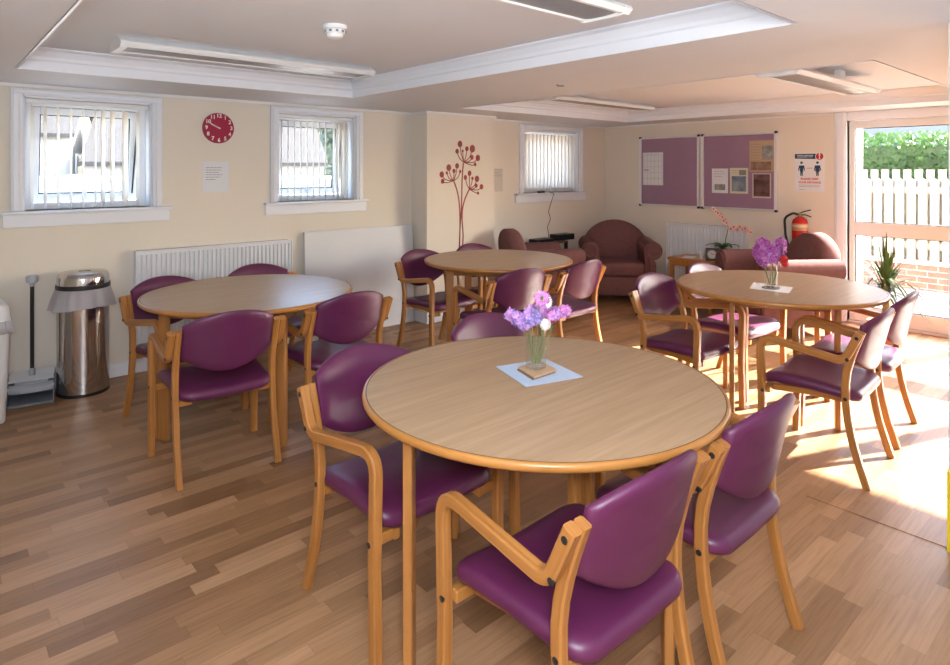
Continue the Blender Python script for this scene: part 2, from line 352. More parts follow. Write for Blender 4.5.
def window(n, w, slats, blindmat, ang, sash_tilt):
    x0, x1, s0, s1 = w
    bm = NB()                                            # architrave
    a0, a1 = x0+ia, x1-ia; zt = ZWT-.046; yf = YW-.022
    for (p, q, r, s) in ((x0, a0, ZSILL, ZWT), (a1, x1, ZSILL, ZWT), (a0, a1, zt, ZWT)):
        box(bm, p, q, yf, YW, r, s, .004)
    box(bm, x0+.012, a0-.022, yf-.012, yf, ZSILL, ZWT-.036, .004); box(bm, a1+.022, x1-.012, yf-.012, yf, ZSILL, ZWT-.036, .004); box(bm, x0+.012, x1-.012, yf-.012, yf, ZWT-.036, ZWT-.010, .004)
    fr = struct('window_%d' % n, bm, WHITE)
    bm = NB()                                            # reveal lining
    box(bm, a0, a0+.012, YW, YW+.2, ZSILL, zt); box(bm, a1-.012, a1, YW, YW+.2, ZSILL, zt); box(bm, a0, a1, YW, YW+.2, zt-.012, zt)
    struct('window_lining', bm, WHITE, fr)
    bm = NB(); box(bm, s0, s1, YW-.06, YW, ZSILL-.022, ZSILL, .006, 2); box(bm, a0, a1, YW, YW+.2, ZSILL-.022, ZSILL)
    struct('window_sill', bm, WHITE, fr)
    bm = NB(); box(bm, s0+.012, s1-.012, YW-.02, YW, ZSILL-.108, ZSILL-.022, .003); struct('window_apron', bm, WHITE, fr)
    bm = NB(); f = .045; y0, y1 = YW+.13, YW+.19; b0, b1, c0, c1 = a0+.012, a1-.012, ZSILL, zt-.012
    for q in ((b0, b0+f, c0, c1), (b1-f, b1, c0, c1), (b0+f, b1-f, c1-f, c1), (b0+f, b1-f, c0, c0+f)): box(bm, q[0], q[1], y0, y1, q[2], q[3], .004)
    struct('window_frame', bm, UPVC, fr)
    # top hung sash, pushed a little outwards
    g0, g1, h0, h1 = b0+f+.004, b1-f-.004, c0+f+.004, c1-f-.004; sf = .05
    bm = NB()
    for q in ((g0, g0+sf, h0, h1), (g1-sf, g1, h0, h1), (g0+sf, g1-sf, h1-sf, h1), (g0+sf, g1-sf, h0, h0+sf)): box(bm, q[0], q[1], .0, .05, q[2]-h1, q[3]-h1, .004)
    sash = struct('window_sash', bm, UPVC, fr); sash.location = (0, YW+.145, h1); sash.rotation_euler = (R(sash_tilt), 0, 0)
    bm = NB(); e = .007
    for q in ((g0+sf, g0+sf+e, h0+sf, h1-sf), (g1-sf-e, g1-sf, h0+sf, h1-sf), (g0+sf, g1-sf, h1-sf-e, h1-sf), (g0+sf, g1-sf, h0+sf, h0+sf+e)): box(bm, q[0], q[1], .012, .034, q[2]-h1, q[3]-h1)
    struct('window_gasket', bm, GASKET, fr); o = bpy.data.objects[-1] if False else COL.objects[-1]
    o.location = sash.location; o.rotation_euler = sash.rotation_euler
    bm = NB(); box(bm, g0+sf, g1-sf, .022, .027, h0+sf-h1, h1-sf-h1); o = struct('window_pane', bm, GLASS, fr); o.location = sash.location; o.rotation_euler = sash.rotation_euler
    bm = NB(); xm = (g0+g1)/2; box(bm, xm-.012, xm+.012, -.012, 0, h0+.008-h1, h0+.045-h1, .003); box(bm, xm-.008, xm+.008, -.03, -.012, h0+.02-h1, h0+.075-h1, .004)
    o = struct('window_handle', bm, WHITEP, fr); o.location = sash.location; o.rotation_euler = sash.rotation_euler
    bm = NB(); tube(bm, [(b1-f-.01, YW+.15, c1-.2), (b1-f-.02, YW+.16, c1-.35), (b1-f-.035, YW+.19, h0+.05)], .006, 6); struct('window_stay', bm, BLACK, fr)
    # vertical blind
    t = thing('vertical_blind', ['cream vertical blind with open slats in the window left of the clock',
        'white vertical blind, slats half drawn to the right, in the window right of the clock',
        'closed white vertical blind in the window near the corner armchair'][n-1], 'blind', ((a0+a1)/2, YW+.055, ZSILL), 0)
    hw = (a1-a0)/2-.016; hz = zt-.014-ZSILL
    bm = NB(); box(bm, -hw, hw, -.022, .022, hz-.03, hz, .004); obj('headrail', bm, WHITEP, t)
    for k, (x, a) in enumerate(slats):
        bm = NB(); wd = .089; nn = 6; z0, z1 = .012, hz-.05
        P = [(wd*(i/nn-.5), .006*(1-(2*i/nn-1)**2)) for i in range(nn+1)]
        fr_ = [(u, v) for u, v in P]+[(u, v-.0012) for u, v in reversed(P)]
        prism(bm, fr_, 'z', z0, z1)
        o = obj('slat', bm, blindmat, t, 40); o.location = (x*hw, 0, 0); o.rotation_euler = (0,0,R(a))
        bm = NB(); box(bm, -.038, .038, -.002, .0015, .006, .05); w_ = obj('weight', bm, WHITEP, o)
    bm = NB(); px = [s[0]*hw for s in slats]
    tube(bm, [(p+.02, -.03, .03-.006*(i % 2)) for i, p in enumerate(px)], .0012, 5); obj('chain', bm, WHITEP, t)
    return fr
window(1, W1, [(-.90+.2*k, 70+k*1.0) for k in range(6)]+[(.22, 62), (.38, 60), (.60, 52), (.82, 62)], BLINDF, 80, 7)
window(2, W2, [(-.88+.165*k, 68) for k in range(8)]+[(.50, 50), (.62, 45), (.74, 42), (.86, 40)], BLINDW, 75, 8)
window(3, W3, [(-.93+.134*k, 8) for k in range(15)], BLINDW, 20, 0)

# glazed door set
bm = NB(); xa, xb = XN-.02, XN+.14
dt = DZ
box(bm, xa, xb, DY1, DY1+.11, 0, ZC-.001, .006); box(bm, xa, xb, DY0, DY1, dt-.06, ZC-.001, .006); box(bm, xa, xb, DY0-.08, DY0, 0, ZC-.001, .006)
box(bm, xa-.012, xa, DY1+.02, DY1+.09, 0, ZC-.001, .004)
door = struct('door_1', bm, WHITE)
bm = NB(); box(bm, XN, XN+.12, DY0, DY1, -.02, .02, .004); struct('door_threshold', bm, ALU, door)
def leaf(y0, y1):
    bm = NB(); xc0, xc1 = XN+.03, XN+.085; s = .05; z0, z1 = .022, dt-.064
    for q in ((y0, y0+s, z0, z1), (y1-s, y1, z0, z1), (y0+s, y1-s, z1-.07, z1), (y0+s, y1-s, .86, .99), (y0+s, y1-s, z0, z0+.14)): box(bm, xc0, xc1, q[0], q[1], q[2], q[3], .004)
    o = struct('door_leaf', bm, UPVC, door)
    for a, b in ((z0+.14, .86), (.99, z1-.07)):
        bm = NB(); e = .006
        for q in ((y0+s, y0+s+e, a, b), (y1-s-e, y1-s, a, b), (y0+s, y1-s, a, a+e), (y0+s, y1-s, b-e, b)): box(bm, xc0+.01, xc1-.01, q[0], q[1], q[2], q[3])
        struct('door_gasket', bm, GASKET, door)
        bm = NB(); box(bm, xc0+.024, xc0+.032, y0+s, y1-s, a, b); struct('door_pane', bm, GLASS, door)
leaf(1.0, DY1-.004); leaf(-.10, .996); leaf(DY0+.004, -.104)
bm = NB(); box(bm, XN+.0, XN+.03, .93, .96, .95, 1.15, .006); struct('door_handle', bm, ALU, door)

# ---------------------------------------------------------------- chairs
def bolt_bm(x, y, z, s):
    bm = NB(); rings(bm, [[(x+s*dx, y+.009*cos(2*pi*i/10)*k, z+.009*sin(2*pi*i/10)*k) for i in range(10)] for dx, k in ((-.004,1),(.0015,1),(.0024,.75))]); return bm
def make_chair():
    t = thing('armchair_dining', 'chair', 'chair')
    # seat
    bm = NB(); out = subdiv(rrect(.238, .225, .065, 6, .30), 2)
    def warp(u, v, w):
        dip = -.010*max(0, 1-(u/.22)**2)*max(0, 1-(v/.22)**2) if w > .03 else 0
        front = -.030*max(0, (v-.12)/.125)**2; back = -.022*max(0, (.05-v)/.29)
        return (u, v-.012, .396+w+dip+front+back+.012*(u/.24)**2)
    pad(bm, out, [(.20,0),(.06,0),(.016,.002),(.004,.010),(0,.022),(.002,.036),(.010,.047),(.026,.054),(.06,.057),(.12,.057),(.18,.057)], warp)
    obj('seat', bm, VINYL, t, 50)
    # back
    bm = NB(); o2 = []
    def zt(x): return .762+.055*(1-(abs(x)/.218)**2.2)
    def zb(x): return .598-.088*(1-(abs(x)/.218)**2.0)
    n = 22; xs = [-.218+.436*i/n for i in range(n+1)]
    top = [(x, zt(x)) for x in xs]; bot = [(x, zb(x)) for x in reversed(xs)]
    side = 5
    o2 = top + [(.218, .762+(.598-.762)*k/side) for k in range(1, side)] + bot + [(-.218, .598+(.164)*k/side) for k in range(1, side)]
    o2 = [(x, z-.655) for x, z in o2]
    def bw(u, v, w):
        z = v+.655; lean = -.185-.070*((z-.50)/.30)**1.15 if z > .5 else -.185+.02*(.5-z)
        return (u, lean-.052*(1-(u/.218)**2)+w, z)
    pad(bm, o2, [(.14,-.018),(.05,-.018),(.014,-.017),(.003,-.010),(0,0),(.003,.010),(.014,.017),(.05,.020),(.14,.022)], bw)
    obj('backrest', bm, VINYL, t, 50)
    for s in (-1, 1):
        # curved rear leg
        zs = [0,.06,.12,.18,.24,.30,.36,.42,.48,.54,.60,.66,.70,.736]
        def ry(z):
            P = [(0,-.270),(.15,-.222),(.30,-.190),(.43,-.178),(.52,-.182),(.62,-.206),(.745,-.250)]
            for (a, ya), (b, yb) in zip(P, P[1:]):
                if z <= b+1e-6:
                    i = P.index((a, ya)); m0 = (P[min(i+1,len(P)-1)][1]-P[max(i-1,0)][1])/(P[min(i+1,len(P)-1)][0]-P[max(i-1,0)][0])
                    j = i+1; m1 = (P[min(j+1,len(P)-1)][1]-P[max(j-1,0)][1])/(P[min(j+1,len(P)-1)][0]-P[max(j-1,0)][0])
                    h = b-a; q = (z-a)/h; return (2*q**3-3*q*q+1)*ya+(q**3-2*q*q+q)*h*m0+(-2*q**3+3*q*q)*yb+(q**3-q*q)*h*m1
            return P[-1][1]
        bm = NB(); sweep(bm, [(s*.235, ry(z), z) for z in zs], .030, .034); leg = obj('leg', bm, LATH, t, 35)
        # front leg running into the arm, which bends up outside the rear leg
        xo = .2665
        path = fillet([(s*xo,.206,0),(s*xo,.198,.30),(s*xo,.208,.645),(s*xo,-.178,.588),(s*xo,-.245,.734)], [.5,.065,.060], 8)
        bm = NB(); sweep(bm, path, .033, .036); arm = obj('arm', bm, LATH, t, 35)
        bm = NB(); sweep(bm, [(s*.165,-.18,.380),(s*.175,.0,.382),(s*.185,.20,.366)], .022, .034, .004); box(bm, min(s*.18, s*.252), max(s*.18, s*.252), .165, .195, .350, .384, .003); box(bm, min(s*.16, s*.222), max(s*.16, s*.222), -.192, -.166, .362, .392, .003); obj('seat_rail', bm, WOOD, t, 35)
        for (x, y, z, p) in ((.2832,-.236,.712,arm),(.2832,-.196,.604,arm),(.2502,-.180,.405,leg),(.2832,.191,.366,arm)):
            obj('bolt', bolt_bm(s*x, y, z, s), BOLT, p, 40)
    bm = NB(); box(bm, -.16, .16, -.150, -.130, .362, .392, .004); obj('rear_rail', bm, WOOD, t)
    bm = NB(); box(bm, -.18, .18, .12, .14, .355, .388, .004); obj('front_rail', bm, WOOD, t)
    t.name = 'dining_armchair'
    return t
chair0 = make_chair(); used = False
def place(xc, d, f, label, group, back=.25):
    """xc,d = mid point of the rear posts across/along the view; f = heading"""
    global used
    o = chair0 if not used else dup(chair0); used = True
    a = math.hypot(*f); f = (f[0]/a, f[1]/a)
    x, y = c2w(xc+f[0]*back, d+f[1]*back)
    o.location = (x, y, 0); o.rotation_euler = (0,0,head(*f)); o['label'] = label; o['category'] = 'chair'; o['group'] = group
    return o
GF, GL, GR_, GT = 'chairs around the front table', 'chairs around the radiator table', 'chairs around the far table', 'chairs around the table by the door'
place(-0.430, 2.415, (.69,-.72), 'plum vinyl armchair at the left side of the front table, facing right', GF, .262)
place(0.414, 1.508, (-.652,.758), 'nearest plum armchair, its back to the camera, at the bottom of the front table', GF)
place(0.872, 1.910, (-.674,.739), 'plum armchair at the right edge of the front table, back turned to the door', GF)
place(0.056, 2.950, (.66,-.75), 'plum armchair behind the front table, only its backrest top showing over the tabletop', GF)
place(-1.197, 3.078, (-.61,.79), 'plum armchair seen from behind at the near side of the radiator table', GL, .27)
place(-0.703, 3.567, (-.68,.73), 'plum armchair seen from behind at the right of the radiator table', GL)
place(-1.982, 4.006, (.80,-.60), 'plum armchair left of the radiator table, nearest the steel bin', GL, .26)
place(-1.565, 4.530, (.66,-.75), 'plum armchair between radiator and table, only its rounded backrest top showing', GL)
place(-0.463, 5.381, (.70,-.71), 'plum armchair left of the far table, in front of the leaning white board', GR_)
place(-0.010, 5.803, (.66,-.75), 'plum armchair behind the far table, under the red flower decal', GR_)
place(0.327, 4.417, (-.56,.83), 'plum armchair on the near side of the far table, behind the front vase of flowers', GR_)
place(0.845, 4.820, (-.70,.71), 'plum armchair right of the far table, in front of the corner easy chair', GR_)
place(1.183, 4.117, (.65,-.76), 'dark plum armchair at the left end of the table by the door', GT)
place(1.675, 4.591, (.63,-.78), 'plum armchair beyond the table by the door, glare on its backrest top', GT)
place(2.007, 3.106, (-.707,.707), 'plum armchair nearest the camera at the table by the door, seen side on', GT, .27)
place(2.440, 3.545, (-.71,.70), 'plum armchair rightmost at the table by the door, sunlit floor behind it', GT, .27)

# ---------------------------------------------------------------- round tables
TH = .772
def round_table(xc, d, corner, wide, label, rc=.452):
    # corner = direction of one leg from the centre, wide = direction of the broad face of the legs, degrees from straight across the view
    x, y = c2w(xc, d)
    t = thing('round_table', label, 'table', (x, y, 0), 0, 'round dining tables'); r = .606
    bm = NB(); lathe(bm, [(r-.012, TH-.001), (r-.012, TH-.014), (0.2, TH-.014)][::-1], 96, cap0=True, cap1=True)
    obj('tabletop', bm, TOPM, t, 40)
    bm = NB(); prof = [(r-.012,TH-.0006),(r-.005,TH-.0015),(r-.001,TH-.006),(r,TH-.012),(r-.001,TH-.019),(r-.006,TH-.025),(r-.014,TH-.028),(r-.10,TH-.028),(r-.10,TH-.0145),(r-.012,TH-.0145)]
    rings(bm, [[(q*cos(2*pi*i/96), q*sin(2*pi*i/96), z) for i in range(96)] for q, z in prof+[prof[0]]], True, False, False)
    rings(bm, [[(q*cos(2*pi*i/96), q*sin(2*pi*i/96), z) for i in range(96)] for q, z in ((r-.0145,TH-.0004),(r-.0112,TH-.0001))], True, False, False, 1)
    bmesh.ops.remove_doubles(bm, verts=bm.verts[:], dist=1e-5)
    obj('edge_band', bm, [WOOD, mat('dark joint', (.09,.05,.02), .6)], t, 45)
    bm = NB(); lathe(bm, [(.3, TH-.028), (r-.1, TH-.028), (r-.1, TH-.0145), (.3, TH-.0145)], 64); obj('underside', bm, WOOD, t)
    P = []
    for k in range(4):
        an = R(corner+90*k); P.append(Vector((*c2w(rc*cos(an), rc*sin(an)), 0)))
    wx, wy = c2w(cos(R(wide)), sin(R(wide))); m = Matrix.Rotation(math.atan2(wy, wx), 4, 'Z')
    for p in P:
        bm = NB(); box(bm, -.030, .030, -.0145, .0145, 0, TH-.028, .006, 2, mx=Matrix.Translation(p) @ m); obj('leg', bm, LEGM, t)
    for p, q in zip(P, P[1:]+P[:1]):
        e = (q-p); l = e.length; mm = Matrix.Translation((p+q)/2) @ Matrix.Rotation(math.atan2(e.y, e.x), 4, 'Z')
        bm = NB(); box(bm, -l/2+.034, l/2-.034, -.010, .010, TH-.095, TH-.028, .003, 1, mx=mm); obj('apron', bm, LEGM, t)
    return x, y
tF = round_table(.227, 2.155, 216, 84, 'large round oak-top table nearest the camera, lilac flowers on it', .52)
tL = round_table(-1.355, 3.79, 219, -20, 'round oak-top table in front of the left wall radiator, bare top', .48)
tR = round_table(.19, 5.156, 213, 0, 'round oak-top table farthest back, in front of the red flower decal', .46)
tT = round_table(1.911, 3.975, 207, 66, 'round oak-top table nearest the glazed door, purple flowers on it', .40)

# ---------------------------------------------------------------- table centrepieces
def quad_slab(pts, z0, z1, bev=0):
    bm = NB(); rings(bm, [[(p[0], p[1], z) for p in pts] for z in (z0, z1)])
    if bev: bmesh.ops.bevel(bm, geom=bm.edges[:], offset=bev, segments=2, affect='EDGES')
    return bm
BLUEN = noisy('pale blue paper napkin', (.42,.52,.68), (.46,.56,.72), nscale=40, rough=.9, bump=.15)
WHITEN = noisy('white paper napkin', (.80,.82,.86), (.76,.78,.83), nscale=40, rough=.9, bump=.15)
nap = [onZ(*p, TH) for p in ((496,367),(545.5,359),(583,377),(526,387))]
tag(obj('napkin', quad_slab(nap, TH, TH+.0015), BLUEN), 'pale blue square napkin under the coaster on the front table', 'napkin', 'napkins on the tables')
CORK = noisy('wooden coaster', (.46,.30,.18), (.54,.36,.22), nscale=30, rough=.6)
cst = [onZ(*p, TH+.012) for p in ((517,367.5),(538,360.5),(555.5,370),(533,377.5))]
co = thing('coaster', 'stack of two square wooden coasters under the front vase', 'coaster', (0,0,0))
obj('coaster_tile', quad_slab(cst, TH+.0015, TH+.0072, .0008), mat('dark coaster', (.22,.13,.08), .6), co); obj('coaster_tile', quad_slab([(p[0]+.004, p[1]-.003) for p in cst], TH+.0085, TH+.0145, .0008), CORK, co)
LILAC = noisy('lilac petals', (.42,.16,.52), (.74,.46,.80), nscale=90, rough=.6)
MAUVE = noisy('blue mauve petals', (.14,.08,.34), (.44,.34,.66), nscale=90, rough=.6)
MAGEN = noisy('magenta petals', (.26,.02,.24), (.58,.16,.52), nscale=70, rough=.6)
PINK = noisy('pink purple petals', (.46,.07,.40), (.74,.38,.68), nscale=70, rough=.6)
WHITEF = noisy('white petals', (.86,.84,.82), (.78,.75,.74), nscale=50, rough=.6)
REDF = noisy('red petals', (.50,.008,.012), (.62,.02,.02), nscale=50, rough=.5)
STEM = mat('green stem', (.10,.20,.05), .5); LEAFG = leafy('leaf green', (.05,.12,.03), (.12,.24,.06), .2)
def floret(bm, c, n, s, mi=0, k=4):
    n = Vector(n).normalized(); a = n.orthogonal().normalized(); b = n.cross(a); o = random.random()*6
    for i in range(k):
        th = o+2*pi*i/k; d = a*cos(th)+b*sin(th); e = n.cross(d); c = Vector(c)
        P = [c, c+d*s*.55+e*s*.38+n*s*.15, c+d*s*1.05+n*s*.28, c+d*s*.55-e*s*.38+n*s*.15]
        bm.faces.new([bm.verts.new(p) for p in P]).material_index = mi
def cluster(parent, name, a, b, r0, r1, n, mats, s=.008):
    a, b = Vector(a), Vector(b); bm = NB(); ax = (b-a).normalized(); p = ax.orthogonal().normalized(); q = ax.cross(p)
    for i in range(n):
        t = random.random(); r = (r0+(r1-r0)*t)*(.6+.55*random.random()); th = random.random()*2*pi; rad = p*cos(th)+q*sin(th)
        floret(bm, a.lerp(b, t)+rad*r, rad+ax*random.uniform(-.5,.9)+p*random.uniform(-.5,.5), s*(.8+.5*random.random()), random.randrange(len(mats)))
    for t in (0, .25, .5, .75, 1): blob(bm, a.lerp(b, t), (r0+(r1-r0)*t)*.5, 7, 5)
    return obj(name, bm, mats, parent, 'raw')
def vase(name, label, x, y, z, h, r, rotz, square):
    t = thing(name, label, 'vase', (x, y, z), rotz); bm = NB()
    if square:
        pr = [(r*.93,.0005),(r,h),(r*.93,h),(r*.87,.006)]
        rings(bm, [[(u*k/r, v*k/r, zz) for u, v in rrect(r, r, r*.35, 4)] for k, zz in pr], True, False, False); rings(bm, [[(u*k/r, v*k/r, zz) for u, v in rrect(r, r, r*.35, 4)] for k, zz in ((r*.88,.007),(r*.88,.012))])
    else: lathe(bm, [(r*.9,0),(r*.92,.004),(r,h),(r*.93,h),(r*.86,.016),(r*.2,.013)], 28)
    obj('glass_body', bm, VGLASS, t, 35); return t
vx, vy, _ = onZ(536, 369, TH+.0145); vz = TH+.0145
v = vase('flower_vase', 'clear glass vase of lilac, white and pink flowers on the front table', vx, vy, vz, .152, .030, head(.7,.7), True)
rt = Vector((FY, -FX, 0)); fwd = Vector((FX, FY, 0)); up = Vector((0,0,1))
mi = Matrix.Rotation(-v.rotation_euler.z, 3, 'Z')
def VP(a, b, c, m=mi): return m @ (rt*a + fwd*b + up*c)
def stem(parent, p, q, m, k=.0018): 
    bm = NB(); q = Vector(q); p = Vector(p); tube(bm, [p, p.lerp(q, .5)+Vector((.004,.003,.0)), q], k, 5); obj('stem', bm, STEM, parent)
for (p, q) in (((-.010,0,.02),(-.045,.0,0.182)),((.012,.004,.02),(.07,.01,0.192)),((-.004,-.008,.02),(.012,.0,0.257)),((.006,.0,.02),(.022,-.02,0.167)),((-.012,.008,.02),(-.02,.03,0.187)),((.0,.012,.02),(.04,.03,0.182))):
    stem(v, VP(*p), VP(*q), mi)
cluster(v, 'lilac_cluster', VP(-.030,-.005,0.162), VP(-.102,-.015,0.204), .020, .018, 90, [LILAC, MAUVE], .0125)
cluster(v, 'lilac_cluster', VP(-.055,.0,0.154), VP(-.010,.0,0.210), .024, .020, 90, [MAUVE, LILAC], .0125)
cluster(v, 'lilac_cluster', VP(.000,.02,0.174), VP(.030,.03,0.227), .024, .018, 80, [LILAC, PINK], .0125)
cluster(v, 'lilac_cluster', VP(.045,.0,0.190), VP(.118,.01,0.212), .020, .013, 80, [PINK, LILAC], .0125)
cluster(v, 'lilac_cluster', VP(-.025,-.02,0.172), VP(.005,-.02,0.197), .018, .016, 50, [MAUVE], .0125)
def bloom(parent, name, c, r, m, n=70, dirn=None):
    bm = NB(); c = Vector(c); blob(bm, c, r*.6, 8, 6)
    for i in range(n):
        z = 1-2*(i+.5)/n; a = i*2.39996; s = math.sqrt(max(0, 1-z*z)); d = Vector((s*cos(a), s*sin(a), z)); floret(bm, c+d*r*.72, d, r*.34, 0, 3)
    return obj(name, bm, m, parent, 'raw')
bloom(v, 'white_carnation', VP(.030,-.028,0.167), .024, WHITEF)
bloom(v, 'red_carnation', VP(.050,.0,0.180), .018, REDF)
def daisy(parent, c, n, r, m):
    bm = NB(); c = Vector(c); n = Vector(n).normalized(); a = n.orthogonal().normalized(); b = n.cross(a)
    for ring_, k, s in ((0, 18, 1), (1, 14, .75)):
        for i in range(k):
            th = 2*pi*(i+.5*ring_)/k; d = a*cos(th)+b*sin(th); e = n.cross(d); o = c+n*.004*ring_
            bm.faces.new([bm.verts.new(p) for p in (o+d*r*.15, o+d*r*.6*s+e*r*.14+n*r*.1, o+d*r*s+n*r*.12, o+d*r*.6*s-e*r*.14+n*r*.1)])
    o = obj('pink_daisy', bm, m, parent, 'raw'); bm = NB(); blob(bm, c+n*.004, r*.22, 8, 5); obj('flower_eye', bm, STEM, o)
daisy(v, VP(.022,-.004,0.254), VP(-.3,-.85,0.382), .033, PINK)
daisy(v, VP(.040,.004,0.242), VP(.7,-.6,0.232), .030, WHITEF)
# second centrepiece
nap2 = [onZ(*p, TH) for p in ((749.5,288.5),(753.5,282.5),(793,287.5),(789,293.5))]
tag(obj('napkin', quad_slab(nap2, TH, TH+.0015), WHITEN), 'white napkin under the vase on the table by the door', 'napkin', 'napkins on the tables')
vx, vy, _ = onZ(771, 288, TH+.002)
ct = NB(); lathe(ct, [(.050,0),(.052,.003),(.050,.006)], 24, (vx, vy, TH+.0016)); tag(obj('coaster', ct, mat('grey coaster', (.20,.19,.18), .4), None, 30), 'round grey coaster under the vase by the door', 'coaster')
v2 = vase('flower_vase', 'clear glass vase of purple lilac and red flowers on the table by the door', vx, vy, TH+.0078, .155, .038, 0, False)
I3 = Matrix.Identity(3)
for a, b, c in ((-.06,0,.20),(.03,.02,.22),(.07,0,.19),(0,-.02,.2)): stem(v2, VP(a*.15, b, .02, I3), VP(a, b, c, I3), I3, .0025)
cluster(v2, 'lilac_cluster', VP(-.03,0,.16,I3), VP(-.085,0,.215,I3), .035, .028, 110, [MAGEN, PINK], .020)
cluster(v2, 'lilac_cluster', VP(-.05,.02,.21,I3), VP(-.035,.02,.285,I3), .04, .022, 100, [PINK, MAGEN], .020)
cluster(v2, 'lilac_cluster', VP(.0,0,.16,I3), VP(.01,0,.25,I3), .04, .034, 120, [MAGEN, LILAC], .020)
cluster(v2, 'lilac_cluster', VP(.04,.01,.19,I3), VP(.07,.01,.285,I3), .036, .024, 110, [PINK, MAGEN], .020)
bloom(v2, 'red_carnation', VP(.062,-.03,.175,I3), .032, REDF, 50); bloom(v2, 'red_carnation', VP(.075,-.02,.145,I3), .026, REDF, 50)

# ---------------------------------------------------------------- easy chairs
def easy_chair(x, y, f, label, wd=1.0, back_r=.36, zb=.89):
    t = thing('easy_chair', label, 'armchair', (x, y, 0), math.atan2(f[1], f[0])-pi/2, 'plum upholstered easy chairs')
    h = wd/2
    bm = NB(); box(bm, -h+.17, h-.17, -.34, .36, .08, .30, .03, 3); obj('seat_base', bm, PLUSH, t, 50)
    bm = NB(); box(bm, -h+.185, h-.185, -.22, .385, .30, .455, .045, 4); obj('seat_cushion', bm, PLUSH, t, 50)
    bm = NB(); r = back_r; zc = zb-r*.86
    out = [(r*cos(a*pi/24), zc+r*.86*sin(a*pi/24)) for a in range(25)] + [(-r, .32), (-r*.96,.15), (r*.96,.15), (r, .32)]
    out = [(u, v-.55) for u, v in out]
    def bw(u, v, w): z = v+.55; return (u, -.30-.16*(z-.3)+w+.02*cos(u*3), z)
    pad(bm, out, [(.25,-.09),(.06,-.088),(.018,-.075),(0,-.05),(0,.05),(.018,.08),(.06,.098),(.25,.115)], bw)
    obj('back', bm, PLUSH, t, 50)
    for s in (-1, 1):
        bm = NB(); cx, cz, rr = s*(h-.10), .595, .10
        prof = [(cx-s*.07,.09)]+[(cx+rr*cos(a)*s, cz+rr*sin(a)) for a in [R(q) for q in range(190, -121, -20)]]+[(cx+s*.03,.46),(cx+s*.03,.09)]
        rings(bm, [[(u*1+0, yy, v) for u, v in prof] for yy in (-.36, .385)]); bmesh.ops.bevel(bm, geom=[e for e in bm.edges if abs(e.verts[0].co.y-e.verts[1].co.y) < 1e-5], offset=.012, segments=2, affect='EDGES')
        a = obj('arm', bm, PLUSH, t, 50)
        bm = NB(); tube(bm, [(cx+rr*.72*cos(R(q))*s*(1-.0), .392, cz+rr*.72*sin(R(q))) for q in range(190, -200, -15)]+[(cx-s*.045, .392, .5), (cx-s*.045, .392, .12)], .008, 6); obj('piping', bm, PLUSH, a, 60)
    for sx in (-1, 1):
        for sy in (-.30, .31):
            bm = NB(); lathe(bm, [(.018,0),(.026,.03),(.028,.085)], 12, (sx*(h-.12), sy, 0)); obj('foot', bm, WOOD, t, 40)
    return t
x, y = c2w(1.80, 7.62); easy_chair(x-.235, y-.095, (-.66-.06,-.75+.10), 'plum easy chair in the room corner, facing the camera', .89, .39, .885)
ec = easy_chair(4.935, 4.545, (.90,-.43), 'plum easy chair side on, between the pier and the corner easy chair', .86, .285, .885); ec.scale = (.93, .90, 1)
easy_chair(6.16, 2.58, (-.8,.6), 'sunlit plum easy chair beside the glazed door, below the fire extinguisher', .98, .34, .90)

# ---------------------------------------------------------------- radiators
def radiator(label, w, z0, z1, loc, rotz):
    t = thing('radiator', label, 'radiator', loc, rotz, 'white panel radiators'); n = int(w/.0335)
    bm = NB(); pts = [(0, -.055)]; p = w/n
    for i in range(n):
        x = i*p
        for u, v in ((.12,-.055),(.26,-.070),(.62,-.070),(.76,-.055)): pts.append((x+p*u, v))
    pts += [(w, -.055), (w, -.045), (0, -.045)]
    prism(bm, pts, 'z', z0+.015, z1-.03); box(bm, 0, w, -.062, -.045, z0, z0+.02, .004); box(bm, 0, w, -.062, -.045, z1-.035, z1-.012, .004)
    obj('panel', bm, RADW, t)
    bm = NB(); box(bm, 0, w, -.072, -.008, z1-.012, z1, .003)
    for i in range(int(w/.02)-1): box(bm, .012+i*.02, .022+i*.02, -.06, -.02, z1, z1+.001, mi=1)
    obj('top_grille', bm, [RADW, GREYP], t)
    for x in (0, w-.004):
        bm = NB(); box(bm, x-.002, x+.006, -.072, -.008, z0+.03, z1-.004, .002); obj('side_panel', bm, RADW, t)
    bm = NB(); tube(bm, [(w+.03,-.04,z0+.03),(w+.03,-.04,0)], .008, 8); tube(bm, [(w,-.04,z0+.03),(w+.03,-.04,z0+.03)], .008, 8); obj('pipe', bm, RADW, t)
    bm = NB(); lathe(bm, [(.018,0),(.02,.01),(.018,.06),(.012,.066)], 12, (w+.03,-.04,z0+.03)); obj('valve', bm, WHITEP, t, 40)
    bm = NB(); box(bm, .1, .14, -.01, 0, z0+.1, z1-.1); box(bm, w-.14, w-.1, -.01, 0, z0+.1, z1-.1); box(bm, .1, w-.1, -.045, -.008, z0+.1, z1-.1); obj('bracket', bm, RADW, t)
    return t
radiator('long white panel radiator under the clock, behind the left table', 1.21, .20, .905, (1.18, YW-.001, 0), 0)
radiator('white panel radiator under the notice boards, behind the orchid', .98, .14, .862, (XN-.001, 4.17, 0), -pi/2)

# leaning white board
bm = NB(); mxx = Matrix.Translation((2.51, YW-.075, 0)) @ Matrix.Rotation(R(-2.0), 4, 'X'); box(bm, 0, 1.16, -.014, .014, .0, .957, .004, 1, mx=mxx)
tag(obj('folded_tabletop', bm, mat('white laminate', (.66,.68,.72), .4)), 'plain white rectangular board leaning against the wall beside the pier', 'board')

